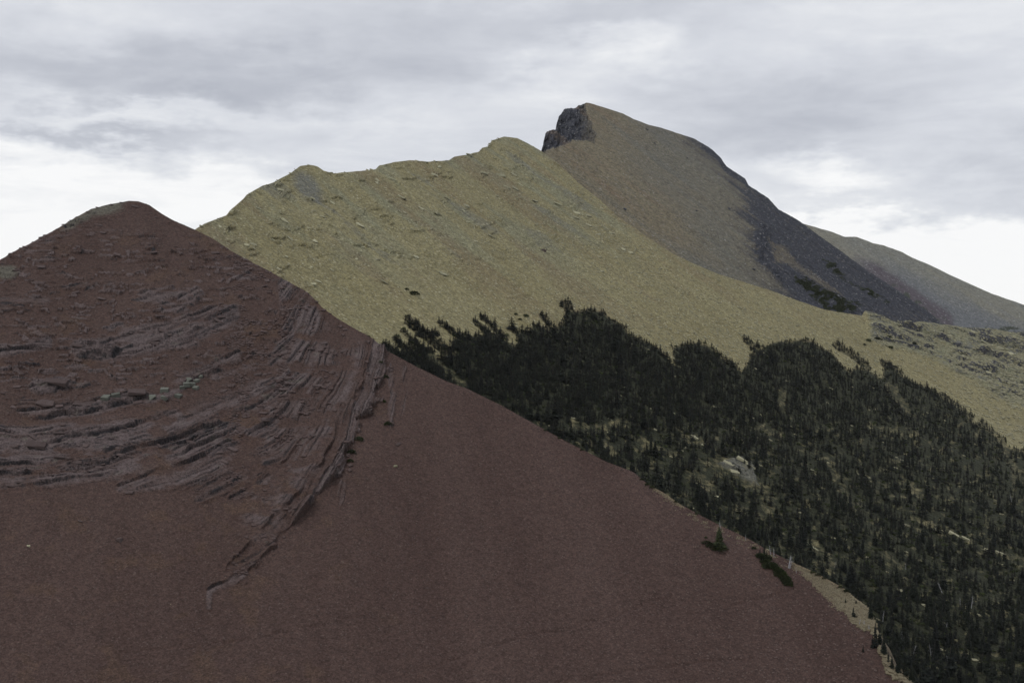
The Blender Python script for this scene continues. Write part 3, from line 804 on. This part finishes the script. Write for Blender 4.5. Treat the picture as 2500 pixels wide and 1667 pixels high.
# slabs on the green face
w_gr = plate * 1.2 + 0.45 * upg + 0.9 * oz
GB = sstep(30, 8, dist_line(green.U, green.V, [(860, 545), (760, 580), (770, 640), (780, 690)])) + sstep(40, 10, dist_line(green.U, green.V, [(900, 470), (1010, 495), (1100, 470)])) + sstep(40, 10, dist_line(green.U, green.V, [(1260, 460), (1340, 500), (1420, 560), (1500, 620)]))
su, sv = sample_mask(green, w_gr + 1.6 * GB, 222, 6)
for u in np.random.default_rng(5).uniform(490, 1300, 40):
    put_rock('rock_slab', green, GREEN_ROCKS, u, green_sil(u) + random.uniform(0.5, 3), random.uniform(4, 10), GREEN, up=0.4, yaw=random.gauss(0, .4), xs=random.uniform(1, 1.8))
for u, v in zip(su, sv):
    put_rock('rock_slab', green, GREEN_ROCKS, u, v, 5 + 13 * random.random() ** 2.2, GREEN, up=0.08, yaw=random.gauss(0.2, 0.5), xs=random.uniform(1.0, 1.6), flat=.9)
for (u, v, px) in ((2428, 973, 15), (2476, 993, 11), (2138, 882, 9), (2396, 842, 13), (2440, 850, 14), (2460, 866, 16), (2420, 820, 10), (1695, 1073, 13), (1690, 1068, 9), (1716, 1092, 11), (2208, 1140, 10), (1984, 1143, 9),
                   (1748, 1210, 9), (1990, 1340, 14), (1968, 1322, 14), (2200, 1440, 13), (2260, 1475, 14), (2075, 1225, 8), (2215, 1275, 16), (2290, 1292, 18), (2330, 1305, 20), (2355, 1315, 16), (2410, 1345, 16), (2440, 1352, 18),
                   (1400, 1020, 9), (1440, 1025, 8), (1490, 1022, 9), (1600, 1050, 9), (1590, 1000, 8), (1860, 1010, 7), (2030, 950, 9), (2075, 945, 10), (1775, 1140, 22), (1805, 1135, 24), (1825, 1150, 20), (1790, 1160, 18)):
    put_rock('rock_slab', green, GREEN_ROCKS, u, v, px, GREEN, up=0.1, yaw=random.gauss(-0.3, .2), xs=1.5, flat=.9)
# slate blocks along the flank
su, sv = sample_mask(dark, np.clip(flank * .5 + stp, 0, 1) + .05, 90, 8)
for u, v in zip(su, sv):
    put_rock('rock_slab', dark, DARK_ROCKS, u, v, 4 + 6 * random.random() ** 2, DARK, up=0.4)

# small stones: far too many to count
def stones(name, face, mask, count, smin, smax, mat, parent, seed):
    r = np.random.default_rng(seed)
    uu, vv = sample_mask(face, mask, count, seed)
    P, Nn = at_many(face, uu, vv)
    s = smin + (smax - smin) * r.random(count) ** 5
    box = np.array([[x, y, z] for x in (-.5, .5) for y in (-.5, .5) for z in (-.5, .5)])
    B = box[None] * (1 + r.uniform(-.35, .25, (count, 8, 3)))
    B *= np.stack([s * r.uniform(.8, 1.5, count), s * r.uniform(.6, 1.1, count), s * r.uniform(.25, .55, count)], -1)[:, None, :]
    a = r.normal(0, .5, count); ca, sa = np.cos(a)[:, None], np.sin(a)[:, None]
    bx = B[..., 0] * ca - B[..., 1] * sa; by = B[..., 0] * sa + B[..., 1] * ca
    up = Nn * .85 + np.array([0, 0, .15]); up /= np.linalg.norm(up, axis=1, keepdims=True)
    ex = np.tile(np.array([1.0, 0, 0]), (count, 1)); ex -= up * (ex * up).sum(1, keepdims=True); ex /= np.linalg.norm(ex, axis=1, keepdims=True)
    ey = np.cross(up, ex)
    Q = P[:, None] + bx[..., None] * ex[:, None] + by[..., None] * ey[:, None] + B[..., 2:3] * up[:, None] + (s * .1)[:, None, None] * Nn[:, None]
    fq = np.array([[0, 1, 3, 2], [4, 6, 7, 5], [0, 4, 5, 1], [2, 3, 7, 6], [0, 2, 6, 4], [1, 5, 7, 3]])
    F = (fq[None] + (np.arange(count) * 8)[:, None, None]).reshape(-1, 4)
    m = grid_mesh(name, Q.reshape(-1, 3), F)
    m.materials.append(mat)
    o = bpy.data.objects.new(name, m); COL.objects.link(o); o['kind'] = 'stuff'
    o.parent = parent
    return o

M_RSTONE = rock_mat('red stones', (0.070, 0.045, 0.042), (0.090, 0.064, 0.060), (0.13, 0.10, 0.092), 1.3)
M_GSTONE = rock_mat('olive stones', (0.26, 0.245, 0.155), (0.33, 0.31, 0.205), (0.40, 0.38, 0.28), 0.6)
scat = sstep(-.05, .35, fbm(red.U / 55, red.V / 34, 4, 97))
stones('loose_stones', red, (1 - tan) * scat * (0.30 * rock + .5 * upper + .12 * sstep(1000, 600, red.U) * sstep(1250, 1050, red.V)) * (1 - .8 * sstep(560, 700, red.U)) + 1e-7, 4500, 0.12, 1.3, M_RSTONE, RED, 21)
stones('loose_stones', green, (1 - .985 * fin) * (0.12 + 0.7 * plate + 0.5 * oz + 0.35 * upg), 20000, 0.5, 2.8, M_GSTONE, GREEN, 22)
stones('fine_stones', red, (1 - tan) * (.3 + 0 * red.U), 5000, 0.12, 0.55, rock_mat('pale red stones', (0.085, 0.060, 0.055), (0.070, 0.047, 0.042), (0.115, 0.092, 0.085), 1.3), RED, 24)
M_TSTONE = rock_mat('tan stones', (0.165, 0.135, 0.088), (0.225, 0.20, 0.135), (0.070, 0.053, 0.042), 0.9)
stones('tan_stones', red, np.clip(tan, 0, 1) + 1e-6, 3000, 0.3, 2.0, M_TSTONE, RED, 23)

def label(o, lab, cat, group=None):
    o['label'] = lab; o['category'] = cat
    if group: o['group'] = group
    return o

# named boulders
for (u, v, px, lab) in ((258, 977, 22, 'grey-green angular block, left half of the pair in the ledge of the red face'),
                        (283, 973, 24, 'grey-green squarish block, right half of the pair in the ledge of the red face'),
                        (373, 977, 19, 'grey-green block at the end of the dark ledge crack on the red face'),
                        (401, 957, 22, 'grey-green pointed boulder just above the dark ledge crack on the red face'),
                        (400, 980, 18, 'low grey-green block lying below the pointed boulder on the red face'),
                        (436, 970, 17, 'grey-green block at the foot of the pale stepped row of blocks')):
    label(put_rock('boulder', red, BLOCKS, u, v, px, up=.35, sink=.3, flat=1.0), lab, 'boulder', 'grey-green blocks on the red face')
for i, (u, v, px) in enumerate(((445, 950, 15), (455, 945, 18), (470, 942, 17), (478, 950, 15), (462, 930, 16), (480, 932, 13), (490, 920, 12))):
    label(put_rock('boulder', red, BLOCKS, u, v, px, up=.35, sink=.3), 'small grey-green block in the stepped row climbing right on the red face', 'boulder', 'grey-green blocks in the stepped row')
label(put_rock('boulder', red, RBLOCKS, 292, 1320, 15), 'single dark red boulder on the smooth scree low on the red face', 'boulder')
label(put_rock('boulder', red, RBLOCKS, 54, 790, 16), 'rounded red boulder high on the red face near the picture edge', 'boulder')
label(put_rock('boulder', red, PBLOCKS, 966, 1137, 11), 'pale flat stone alone on the smooth red scree right of the buttress', 'boulder')
label(put_rock('boulder', red, PBLOCKS, 70, 1334, 9), 'small pale stone on the smooth scree at the lower left', 'boulder')
label(put_rock('boulder', green, RBLOCKS, 1327, 613, 13), 'dark reddish boulder alone on the tan-green slope', 'boulder')

# ----------------------------------------------------------------- conifers
def tube(bm, pts, radii, sides=6):
    rings = []
    for p, r in zip(pts, radii):
        rings.append([bm.verts.new((p[0] + r * math.cos(2 * math.pi * i / sides), p[1] + r * math.sin(2 * math.pi * i / sides), p[2])) for i in range(sides)])
    for a, b in zip(rings[:-1], rings[1:]):
        for i in range(sides):
            bm.faces.new((a[i], a[(i + 1) % sides], b[(i + 1) % sides], b[i]))
    bm.faces.new(rings[-1])

def finish(bm, name, mat):
    m = bpy.data.meshes.new(name); bm.to_mesh(m); bm.free(); m.materials.append(mat); return m

def trunk_mesh(seed, mat=None, top=0.96):
    r = random.Random(seed); bm = bmesh.new()
    lean = r.uniform(-.03, .03)
    tube(bm, [(0, 0, -.06), (lean * .3, 0, .3), (lean * .7, 0, .65), (lean, 0, top)], [.026, .02, .012, .004])
    return finish(bm, 'trunk', mat or M_BARK)

def crown_mesh(seed, rad=0.2, mat=None, levels=24, low=0.03, per=(5, 8), power=0.85, ragged=0.3):
    """whorls of drooping sprays; height 1"""
    r = random.Random(seed); bm = bmesh.new()
    lop = r.uniform(0, 6.28)
    for L in range(levels):
        t = L / (levels - 1)
        z = low + (0.985 - low) * t
        if r.random() < 0.08 and 0.1 < t < .9: continue
        env = rad * ((1 - t) ** power * (0.62 + 0.38 * min(1, t / 0.15)) + 0.012) * r.uniform(1 - ragged, 1 + ragged * .6)
        cnt = r.randint(*per) if t < .8 else r.randint(3, 5)
        a0 = r.uniform(0, 6.28)
        for i in range(cnt):
            a = a0 + 6.283 * i / cnt + r.uniform(-.3, .3)
            ln = env * r.uniform(.65, 1.2) * (1 + .18 * math.cos(a - lop))
            wd = max(0.012, ln * r.uniform(.30, .5))
            zz = z + r.uniform(-.015, .015)
            dr = r.uniform(.05, .45) * ln
            ca, sa = math.cos(a), math.sin(a)
            b0 = bm.verts.new((0, 0, zz + .012))
            ml = bm.verts.new((ca * ln * .55 - sa * wd, sa * ln * .55 + ca * wd, zz - dr * .45 - .02))
            mr = bm.verts.new((ca * ln * .55 + sa * wd, sa * ln * .55 - ca * wd, zz - dr * .45 - .02))
            mc = bm.verts.new((ca * ln * .6, sa * ln * .6, zz - dr * .2 + .012))
            tp = bm.verts.new((ca * ln, sa * ln, zz - dr + .02))
            for f in ((b0, ml, mc), (b0, mc, mr), (ml, tp, mc), (mc, tp, mr)): bm.faces.new(f)
    # leader
    a = [bm.verts.new((.010 * math.cos(x), .010 * math.sin(x), .93)) for x in (0, 2.1, 4.2)]
    tp = bm.verts.new((0, 0, 1.03))
    for i in range(3): bm.faces.new((a[i], a[(i + 1) % 3], tp))
    return finish(bm, 'crown', mat or M_NEEDLE)

def bush_mesh(seed, mat, n=150, flat=0.55, size=.16):
    """mound of upright sprays; width about 1"""
    r = random.Random(seed); bm = bmesh.new()
    ph = r.uniform(0, 6)
    for i in range(n):
        a = r.uniform(0, 6.283); rr = math.sqrt(r.random()) * .5 * (1 + .2 * math.sin(3 * a + ph))
        hmax = flat * math.sqrt(max(0, 1 - (rr / .56) ** 2))
        z = hmax * (1 - r.random() ** 2 * .9) - .03
        x, y = rr * math.cos(a), rr * math.sin(a)
        s = size * r.uniform(.6, 1.3); b = r.uniform(0, 6.283)
        o = Vector((x * .7 + r.gauss(0, .2), y * .7 + r.gauss(0, .2), .55)).normalized()
        sd = Vector((math.cos(b), math.sin(b), r.uniform(-.2, .2)))
        p = Vector((x, y, z))
        v = [bm.verts.new(p - sd * s * .4), bm.verts.new(p - o * s * .35), bm.verts.new(p + sd * s * .4), bm.verts.new(p + o * s)]
        bm.faces.new(v)
    return finish(bm, 'foliage', mat)

def stem_mesh(seed):
    bm = bmesh.new()
    tube(bm, [(0, 0, -.2), (.02, .01, .1), (.05, .02, .3)], [.04, .03, .01], 5)
    return finish(bm, 'stem', M_BARK)

def snag_mesh(seed, n=13):
    r = random.Random(seed); bm = bmesh.new()
    lx = r.uniform(-.12, .12)
    tube(bm, [(0, 0, -.05), (lx * .4, 0, .4), (lx, .02, 1.0)], [.03, .022, .005], 5)
    for i in range(n):
        t = r.uniform(.22, .92); a = r.uniform(0, 6.283); ln = r.uniform(.16, .44) * (1.15 - t)
        p0 = Vector((lx * t, .01 * t, t)); p1 = p0 + Vector((math.cos(a) * ln, math.sin(a) * ln, ln * r.uniform(.1, .8)))
        s = Vector((-math.sin(a), math.cos(a), 0)) * .009; u = Vector((0, 0, .011))
        va = [bm.verts.new(p0 + s), bm.verts.new(p0 - s), bm.verts.new(p0 + u)]
        tip = bm.verts.new(p1)
        for j in range(3): bm.faces.new((va[j], va[(j + 1) % 3], tip))
    return finish(bm, 'dead_tree', M_DEAD)

FAT = crown_mesh(199, rad=.31, mat=M_NEAR, levels=36, per=(8, 11), power=.75, ragged=.22)
CROWNS = [crown_mesh(200 + i, rad=random.uniform(.17, .25), levels=25, ragged=.35) for i in range(9)]
TRUNKS = [trunk_mesh(300 + i) for i in range(3)]
BUSHES = [bush_mesh(400 + i, M_NEAR, 300, .6, .15) for i in range(5)]
STEMS = [stem_mesh(450)]
SNAGS = [snag_mesh(500 + i) for i in range(6)]

def empty(name, loc, rz=0.0, s=(1, 1, 1)):
    o = bpy.data.objects.new(name, None)
    o.location = loc; o.rotation_euler = (0, 0, rz); o.scale = s
    o.empty_display_size = 0.3
    COL.objects.link(o)
    return o

def child(name, mesh, parent):
    o = bpy.data.objects.new(name, mesh); COL.objects.link(o); o.parent = parent
    return o

def conifer(p, hgt, lab, group=None, wide=1.0, crown=None, name='conifer_tree', cat='tree'):
    e = empty(name, p - Vector((0, 0, .25)), random.uniform(0, 6.28), (hgt * wide, hgt * wide, hgt))
    label(e, lab, cat, group)
    child('trunk', random.choice(TRUNKS), e)
    child('crown', crown or random.choice(CROWNS), e)
    return e

def bush(p, width, lab, group=None, tall=1.0, nrm=None, stretch=1.0, ang=0.0):
    e = empty('dwarf_conifer_bush', p - Vector((0, 0, .1 * width)), ang, (width * stretch, width, width * tall))
    label(e, lab, 'bush', group)
    child('foliage', random.choice(BUSHES), e); child('stem', STEMS[0], e)
    return e

def snag(p, hgt, lab, group=None, lean=(0, 0)):
    e = bpy.data.objects.new('dead_tree', random.choice(SNAGS)); COL.objects.link(e)
    e.location = p; e.scale = (hgt, hgt, hgt)
    e.rotation_euler = (lean[0], lean[1], random.uniform(0, 6.28))
    return label(e, lab, 'dead tree', group)

def px_size(p, px): return px * p.y / FPX

# the lone tree on the red slope with its low skirt
p, _ = red.at(1757, 1333); conifer(p, px_size(p, 54), 'lone green conifer standing on the smooth red scree near its crest', wide=1.05, crown=FAT)
for (u, v, w, tall) in ((1725, 1322, 26, .5), (1738, 1330, 30, .6), (1762, 1337, 34, .55), (1748, 1338, 26, .5)):
    p, _ = red.at(u, v); bush(p, px_size(p, w), 'low dark bush spreading at the foot of the lone conifer on red scree', 'bushes round the lone conifer', tall)
p, _ = red.at(1724, 1309); bush(p, px_size(p, 7), 'tiny bush just above the skirt of the lone conifer', None, 1.0)
p, _ = red.at(1841, 1336); bush(p, px_size(p, 13), 'small single bush between the lone conifer and the dark strip of bushes', None, .7)
# the strip of krummholz running down the red slope
g = 'krummholz strip on the red slope'
for i, t in enumerate(np.linspace(0, 1, 28)):
    u = 1857 + 70 * t + random.uniform(-7, 7); v = 1356 + 66 * t + random.uniform(-7, 7)
    p, _ = red.at(u, v); bush(p, px_size(p, random.uniform(18, 28)), 'dark low bush in the strip running down the red slope beside the crest', g, random.uniform(.5, .75))
for (u, v, hp) in ((1856, 1358, 22), (1866, 1352, 24), (1872, 1362, 22), (1880, 1368, 18), (1862, 1370, 18), (1890, 1380, 16)):
    p, _ = red.at(u, v); conifer(p, px_size(p, hp), 'small upright conifer rising from the bush strip on the red slope', 'small conifers in the krummholz strip', 1.1)
# bushes along the edge of the buttress
for (u, v, w, lab) in ((930, 893, 9, 'small bush high on the broken edge of the red buttress'), (941, 921, 14, 'roundish bush just right of the buttress edge, second from the top'),
                       (937, 981, 12, 'small bush right under the notched corner of the buttress edge'), (948, 1037, 17, 'lone bush on open scree right of the red buttress'),
                       (877, 1073, 20, 'topmost of the three dark bushes under the buttress edge'), (859, 1105, 19, 'middle one of the three dark bushes under the buttress edge'),
                       (855, 1126, 14, 'lowest of the three dark bushes under the buttress edge'), (901, 823, 5, 'tiny bush on the skyline of the red ridge before the green slope')):
    p, _ = red.at(u, v); bush(p, px_size(p, w), lab, 'bushes along the red buttress', .85, ang=-.6, stretch=1.15)
# trees on and beside the tan stones
for (u, v, hp, w, lab) in ((2084, 1504, 27, 1.1, 'dark little conifer at the lower edge of the tan stones'), (2065, 1468, 13, 1.2, 'tiny conifer in the middle of the tan stones'),
                           (2091, 1472, 13, 1.3, 'small bushy conifer at the upper edge of the tan stones'), (2108, 1588, 18, .9, 'tiny lone conifer on red scree below the tan stones'),
                           (2126, 1512, 52, .85, 'tall slim conifer at the end of the tan stones on the crest'), (2138, 1580, 66, .85, 'tallest conifer at the red crest under the tan stones'),
                           (2131, 1580, 30, 1.3, 'bushy young conifer leaning out over the red scree below the tan stones')):
    p, _ = red.at(u, max(v, red_sil(u) + 4)); conifer(p, px_size(p, hp), lab, None, w)
for i, t in enumerate(np.linspace(0, 1, 13)):
    u = 2146 + 95 * t + random.uniform(-4, 4); v = red_sil(u) + 5 + random.uniform(0, 6)
    p, _ = red.at(u, v); conifer(p, px_size(p, random.uniform(28, 52)), 'conifer in the dense row along the lowest stretch of the red crest', 'conifers along the low red crest', 1.0)
for (u, w) in ((1985, 13), (1998, 15), (2012, 10), (2052, 12), (2066, 14), (2120, 12), (1650, 11), (1580, 13), (1592, 14), (1566, 10), (1420, 9), (1365, 8), (1330, 9), (1700, 9)):
    p, _ = red.at(u, red_sil(u) + 2); bush(p, px_size(p, w), 'low green bush peeping over the crest of the red slope', 'bushes on the skyline of the red slope', .6)
# bleached snags on the crest
for (u, v, hp, lab) in ((1759, 1288, 22, 'thin bleached snag on the skyline right behind the lone conifer'), (1821, 1316, 16, 'short grey snag behind the crest between lone conifer and bush strip'),
                        (1882, 1352, 24, 'spindly grey snag rising behind the top of the bush strip'), (1890, 1358, 22, 'spindly grey snag behind the middle of the bush strip'),
                        (1926, 1383, 30, 'brightest white dead tree at the upper end of the tan stones'), (1929, 1384, 20, 'stout white stump of branches beside the white dead tree'),
                        (1945, 1396, 15, 'small bleached snag right of the white dead tree'), (2098, 1524, 15, 'grey dead brush at the lower corner of the tan stones'),
                        (2110, 1528, 15, 'grey dead brush between tan stones and the tall conifers'), (2122, 1538, 14, 'grey dead brush at the foot of the tall slim conifer')):
    p, _ = red.at(u, max(v, red_sil(u) + 2)); e = snag(p, px_size(p, hp), lab, 'bleached snags on the red crest', (random.uniform(-.15, .15), random.uniform(-.15, .15)))
    if 'stout' in lab or 'brightest' in lab or 'brush' in lab: e.scale = (e.scale[0] * 2.2, e.scale[1] * 2.2, e.scale[2])
# single bushes on the green slope
for (u, v, w, st, lab) in ((991, 711, 10, 1.2, 'smaller upper bush of the isolated pair on the tan-green slope'), (1008, 723, 20, 1.5, 'larger lower bush of the isolated pair on the tan-green slope'),
                           (2120, 832, 13, 1.1, 'round bush left of the ledges on the green shoulder, the upper of two'), (2112, 839, 9, 1.0, 'round bush left of the ledges on the green shoulder, the lower of two'),
                           (2140, 830, 14, 1.4, 'flat bush at the foot of the fault line on the green shoulder'), (2172, 850, 12, 1.4, 'flat bush below the first ledges of the green shoulder'),
                           (2228, 846, 13, 1.0, 'upright dark bush among the ledges of the green shoulder'), (2166, 827, 12, 1.5, 'flat bush on a ledge of the green shoulder'),
                           (1259, 767, 9, 1.2, 'leftmost of three small bushes above the forest edge'), (1270, 779, 9, 1.2, 'middle and lowest of three small bushes above the forest edge'), (1283, 772, 14, 1.2, 'rightmost and largest of three small bushes above the forest edge')):
    p, _ = green.at(u, v); bush(p, px_size(p, w), lab, 'isolated bushes on the green mountain', .8, stretch=st, ang=-.6)

# ----------------------------------------------------------------- forest
r = np.random.default_rng(99)
NC = 80000
cu = r.uniform(900, 2760, NC); cv = r.uniform(735, 1830, NC)
for pts, wdt in STRIPS:                      # krummholz fingers running up the slope
    for (x0, y0), (x1, y1) in zip(pts[:-1], pts[1:]):
        m = int(np.hypot(x1 - x0, y1 - y0) * wdt / 9); tt = r.random(m)
        cu = np.append(cu, x0 + (x1 - x0) * tt + r.normal(0, wdt * .45, m)); cv = np.append(cv, y0 + (y1 - y0) * tt + r.normal(0, wdt * .45, m))
ok = (cv < red_sil(cu) + 110)
cu, cv = cu[ok], cv[ok]
dn, fi, kp = forest_density(cu, cv)
acc = r.random(len(cu)) < np.minimum(1, dn * 0.95 + fi * 0.03)
cu, cv = cu[acc], cv[acc]
# keep a little distance between trunks
order = r.permutation(len(cu)); cell = {}; keepi = []
for i in order:
    near = 4.2 + 4.6 * np.clip((cv[i] - 900) / 500, 0, 1)
    kx, ky = int(cu[i] // 15), int(cv[i] // 15)
    good = True
    for ax in (-1, 0, 1):
        for ay in (-1, 0, 1):
            for (x, y) in cell.get((kx + ax, ky + ay), ()):
                if (x - cu[i]) ** 2 + 2.2 * (y - cv[i]) ** 2 < near * near: good = False
    if good:
        cell.setdefault((kx, ky), []).append((cu[i], cv[i])); keepi.append(i)
keepi = np.array(keepi)
ku, kv = cu[keepi], cv[keepi]
kp3, _ = at_many(green, ku, kv)
edge = np.clip(sdf(ku, kv, FOREST) / 40, 0, 1)
khs = (2.8 + 1.9 * edge + 0.8 * np.clip((kv - 1000) / 500, 0, 1)) * r.lognormal(0, .32, len(ku))
trees = [(u, v, Vector(p), hh, hh / p[1] * FPX) for u, v, p, hh in zip(ku, kv, kp3, khs)]
def shown(t):
    return 0 < t[0] < 2500 and t[1] - t[4] * .8 < 1667 and t[1] - t[4] * 0.55 < red_sil(t[0])
vis = sorted([t for t in trees if shown(t)], key=lambda t: -t[4])
single = vis[:300]; sid = {id(t) for t in single}
rest = [t for t in trees if id(t) not in sid]
ZONES = [(1905, 985, 'beside the narrow brown clearing high in the forest'), (2190, 965, 'by the pale bare path below the round clump'), (1450, 1035, 'by the string of pale rocks in the upper forest'),
         (1695, 1075, 'round the white boulders in the middle forest'), (1800, 1145, 'round the pale slab outcrop'), (1500, 900, 'in the dense left lobe of the forest'),
         (1720, 900, 'in the middle lobe of the forest'), (1930, 890, 'in the broad right lobe of the forest'), (2080, 930, 'in the long strip right of the broad lobe'), (2300, 1010, 'along the upper right edge of the forest'),
         (2060, 1060, 'in the upper middle of the forest'), (2250, 1130, 'in the open wood below the upper right edge'), (2440, 1180, 'beside the bare gully at the right edge'), (2000, 1170, 'right of the pale slab outcrop'),
         (1600, 1120, 'between the white boulders and the red crest'), (1870, 1250, 'in the grassy wood below the pale slab outcrop'), (2100, 1290, 'in the dark middle of the lower forest'), (2300, 1290, 'by the long pale ledges at lower right'),
         (2440, 1360, 'beyond the long pale ledges near the right edge'), (1990, 1350, 'beside the green clearing behind the white dead tree'), (2180, 1380, 'round the small yellowish clearing in the lower forest'),
         (2130, 1450, 'close behind the tan stones'), (2320, 1480, 'among the leaning dead trees of the lower forest'), (2450, 1500, 'near the right edge low in the forest'), (2230, 1560, 'just beyond the row of conifers on the low red crest'),
         (2350, 1620, 'at the bottom edge of the forest'), (2460, 1630, 'in the bottom right corner'), (1750, 1220, 'just behind the crest near the lone conifer'), (1350, 960, 'in the left forest just behind the red crest'), (1180, 870, 'in the thin left end of the forest')]
def zone(u, v):
    where = min(ZONES, key=lambda z: (z[0] - u) ** 2 + 1.6 * (z[1] - v) ** 2)[2]
    return 'tall dark conifer ' + where, 'tall forest conifers ' + where
for (u, v, p, hgt, s) in single:
    lab, grp = zone(u, v)
    conifer(p, hgt, lab, grp, random.uniform(.95, 1.5))
# dead trees standing in the forest
for (u, v, hp) in ((2300, 1440, 20), (2372, 1475, 22), (2310, 1535, 18), (2345, 1470, 16), (2470, 1215, 14), (2210, 1385, 12), (2040, 1385, 16), (2155, 1510, 22), (2200, 1560, 24), (1690, 1100, 12), (2275, 1590, 22), (2230, 1590, 22), (2320, 1620, 24)):
    p, _ = green.at(u, v + 8); snag(p, px_size(p, hp * 1.4), 'thin grey dead tree standing among the dark conifers', 'dead trees in the forest', (random.uniform(-.3, .3), random.uniform(-.3, .3)))

# the remaining forest and the undergrowth: masses that read as one
def lib(name, meshes):
    c = bpy.data.collections.new(name)
    for i, m in enumerate(meshes):
        o = bpy.data.objects.new('%s_%02d' % (name, i), m); c.objects.link(o)
    return c

def merged(name, m1, m2):
    bm = bmesh.new(); bm.from_mesh(m1); n0 = len(bm.faces); bm.from_mesh(m2)
    bm.faces.ensure_lookup_table()
    for f in bm.faces[n0:]: f.material_index = 1
    m = bpy.data.meshes.new(name); bm.to_mesh(m); bm.free()
    m.materials.append(m1.materials[0]); m.materials.append(m2.materials[0])
    return m

def mass(name, pts, rots, scls, ids, coll, lab, cat):
    m = bpy.data.meshes.new(name)
    m.vertices.add(len(pts)); m.vertices.foreach_set('co', np.asarray(pts, np.float32).ravel())
    m.attributes.new('rot', 'FLOAT', 'POINT').data.foreach_set('value', np.asarray(rots, np.float32))
    m.attributes.new('scl', 'FLOAT_VECTOR', 'POINT').data.foreach_set('vector', np.asarray(scls, np.float32).ravel())
    m.attributes.new('pick', 'INT', 'POINT').data.foreach_set('value', np.asarray(ids, np.int32))
    o = bpy.data.objects.new(name, m); COL.objects.link(o)
    ng = bpy.data.node_groups.new(name, 'GeometryNodeTree')
    ng.interface.new_socket('Geometry', in_out='INPUT', socket_type='NodeSocketGeometry')
    ng.interface.new_socket('Geometry', in_out='OUTPUT', socket_type='NodeSocketGeometry')
    gi = ng.nodes.new('NodeGroupInput'); gout = ng.nodes.new('NodeGroupOutput')
    iop = ng.nodes.new('GeometryNodeInstanceOnPoints')
    ci = ng.nodes.new('GeometryNodeCollectionInfo')
    ci.inputs['Collection'].default_value = coll
    ci.inputs['Separate Children'].default_value = True
    ci.inputs['Reset Children'].default_value = True
    def attr(nm, ty):
        a = ng.nodes.new('GeometryNodeInputNamedAttribute'); a.data_type = ty; a.inputs[0].default_value = nm
        return next(s for s in a.outputs if s.enabled and s.name == 'Attribute')
    cx = ng.nodes.new('ShaderNodeCombineXYZ')
    ng.links.new(attr('rot', 'FLOAT'), cx.inputs[2])
    ng.links.new(gi.outputs[0], iop.inputs['Points'])
    ng.links.new(ci.outputs[0], iop.inputs['Instance'])
    iop.inputs['Pick Instance'].default_value = True
    ng.links.new(attr('pick', 'INT'), iop.inputs['Instance Index'])
    ng.links.new(cx.outputs[0], iop.inputs['Rotation'])
    ng.links.new(attr('scl', 'FLOAT_VECTOR'), iop.inputs['Scale'])
    ng.links.new(iop.outputs[0], gout.inputs[0])
    md = o.modifiers.new('scatter', 'NODES'); md.node_group = ng
    o['kind'] = 'stuff'; label(o, lab, cat)
    return o

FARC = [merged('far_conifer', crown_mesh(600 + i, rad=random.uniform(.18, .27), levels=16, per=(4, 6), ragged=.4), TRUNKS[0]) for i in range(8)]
tl = lib('far_conifer', FARC)
n = len(rest)
hs = np.array([t[3] for t in rest])
wd = hs * r.uniform(1.0, 1.7, n) * (1.55 - .55 * np.clip(sdf(np.array([t[0] for t in rest]), np.array([t[1] for t in rest]), FOREST) / 40, 0, 1))
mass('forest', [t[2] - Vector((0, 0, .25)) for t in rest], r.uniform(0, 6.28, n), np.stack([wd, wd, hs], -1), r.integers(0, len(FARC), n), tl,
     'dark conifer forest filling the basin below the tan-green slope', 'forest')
# undergrowth between the trees
LOWB = [bush_mesh(700 + i, M_SHRUB, 60, .5, .24) for i in range(4)]
bl = lib('low_shrub', LOWB)
NB = 9000
bu = r.uniform(940, 2740, NB); bv2 = r.uniform(760, 1800, NB)
ok = bv2 < red_sil(bu) + 60
bu, bv2 = bu[ok], bv2[ok]
dn, fi, kp = forest_density(bu, bv2)
acc = r.random(len(bu)) < fi * kp * sstep(0.35, -.15, fbm(bu / 30, bv2 / 20, 4, 222)) * .8
bu, bv2 = bu[acc], bv2[acc]
pts, _ = at_many(green, bu, bv2)
n = len(pts); bs_ = r.uniform(1.2, 3.4, n)
mass('undergrowth', pts, r.uniform(0, 6.28, n), np.stack([bs_, bs_, bs_ * r.uniform(.5, .9, n)], -1), r.integers(0, 4, n), bl,
     'low olive shrubs covering the ground between the forest trees', 'undergrowth')
# shrubs on the slate peak's lower flank
su, sv = sample_mask(dark, np.clip(veg, 0, 1) ** 2 + 1e-9, 1600, 77)
pts, _ = at_many(dark, su, sv)
n = len(pts); bs_ = r.uniform(2, 4.5, n)
mass('shrub_cover', pts, r.uniform(0, 6.28, n), np.stack([bs_, bs_, bs_ * .35], -1), r.integers(0, 4, n), bl,
     'dark green shrub cover in patches on the lower slate flank', 'shrubs')

# ----------------------------------------------------------------- thin mountain haze
hm = bpy.data.materials.new('haze'); hm.use_nodes = True
ht = hm.node_tree; ht.nodes.clear()
ho = ht.nodes.new('ShaderNodeOutputMaterial'); hv = ht.nodes.new('ShaderNodeVolumePrincipled')
hv.inputs['Color'].default_value = (0.90, 0.94, 1.0, 1)
hv.inputs['Density'].default_value = 0.000013
ht.links.new(hv.outputs[0], ho.inputs['Volume'])
bm = bmesh.new(); bmesh.ops.create_cube(bm, size=1.0)
hme = bpy.data.meshes.new('haze'); bm.to_mesh(hme); bm.free(); hme.materials.append(hm)
hz = bpy.data.objects.new('haze', hme); COL.objects.link(hz)
hz.scale = (10400, 10400, 980); hz.location = (0, 0, -60)
hz['kind'] = 'stuff'; label(hz, 'thin pale haze in the air between the mountains', 'haze')
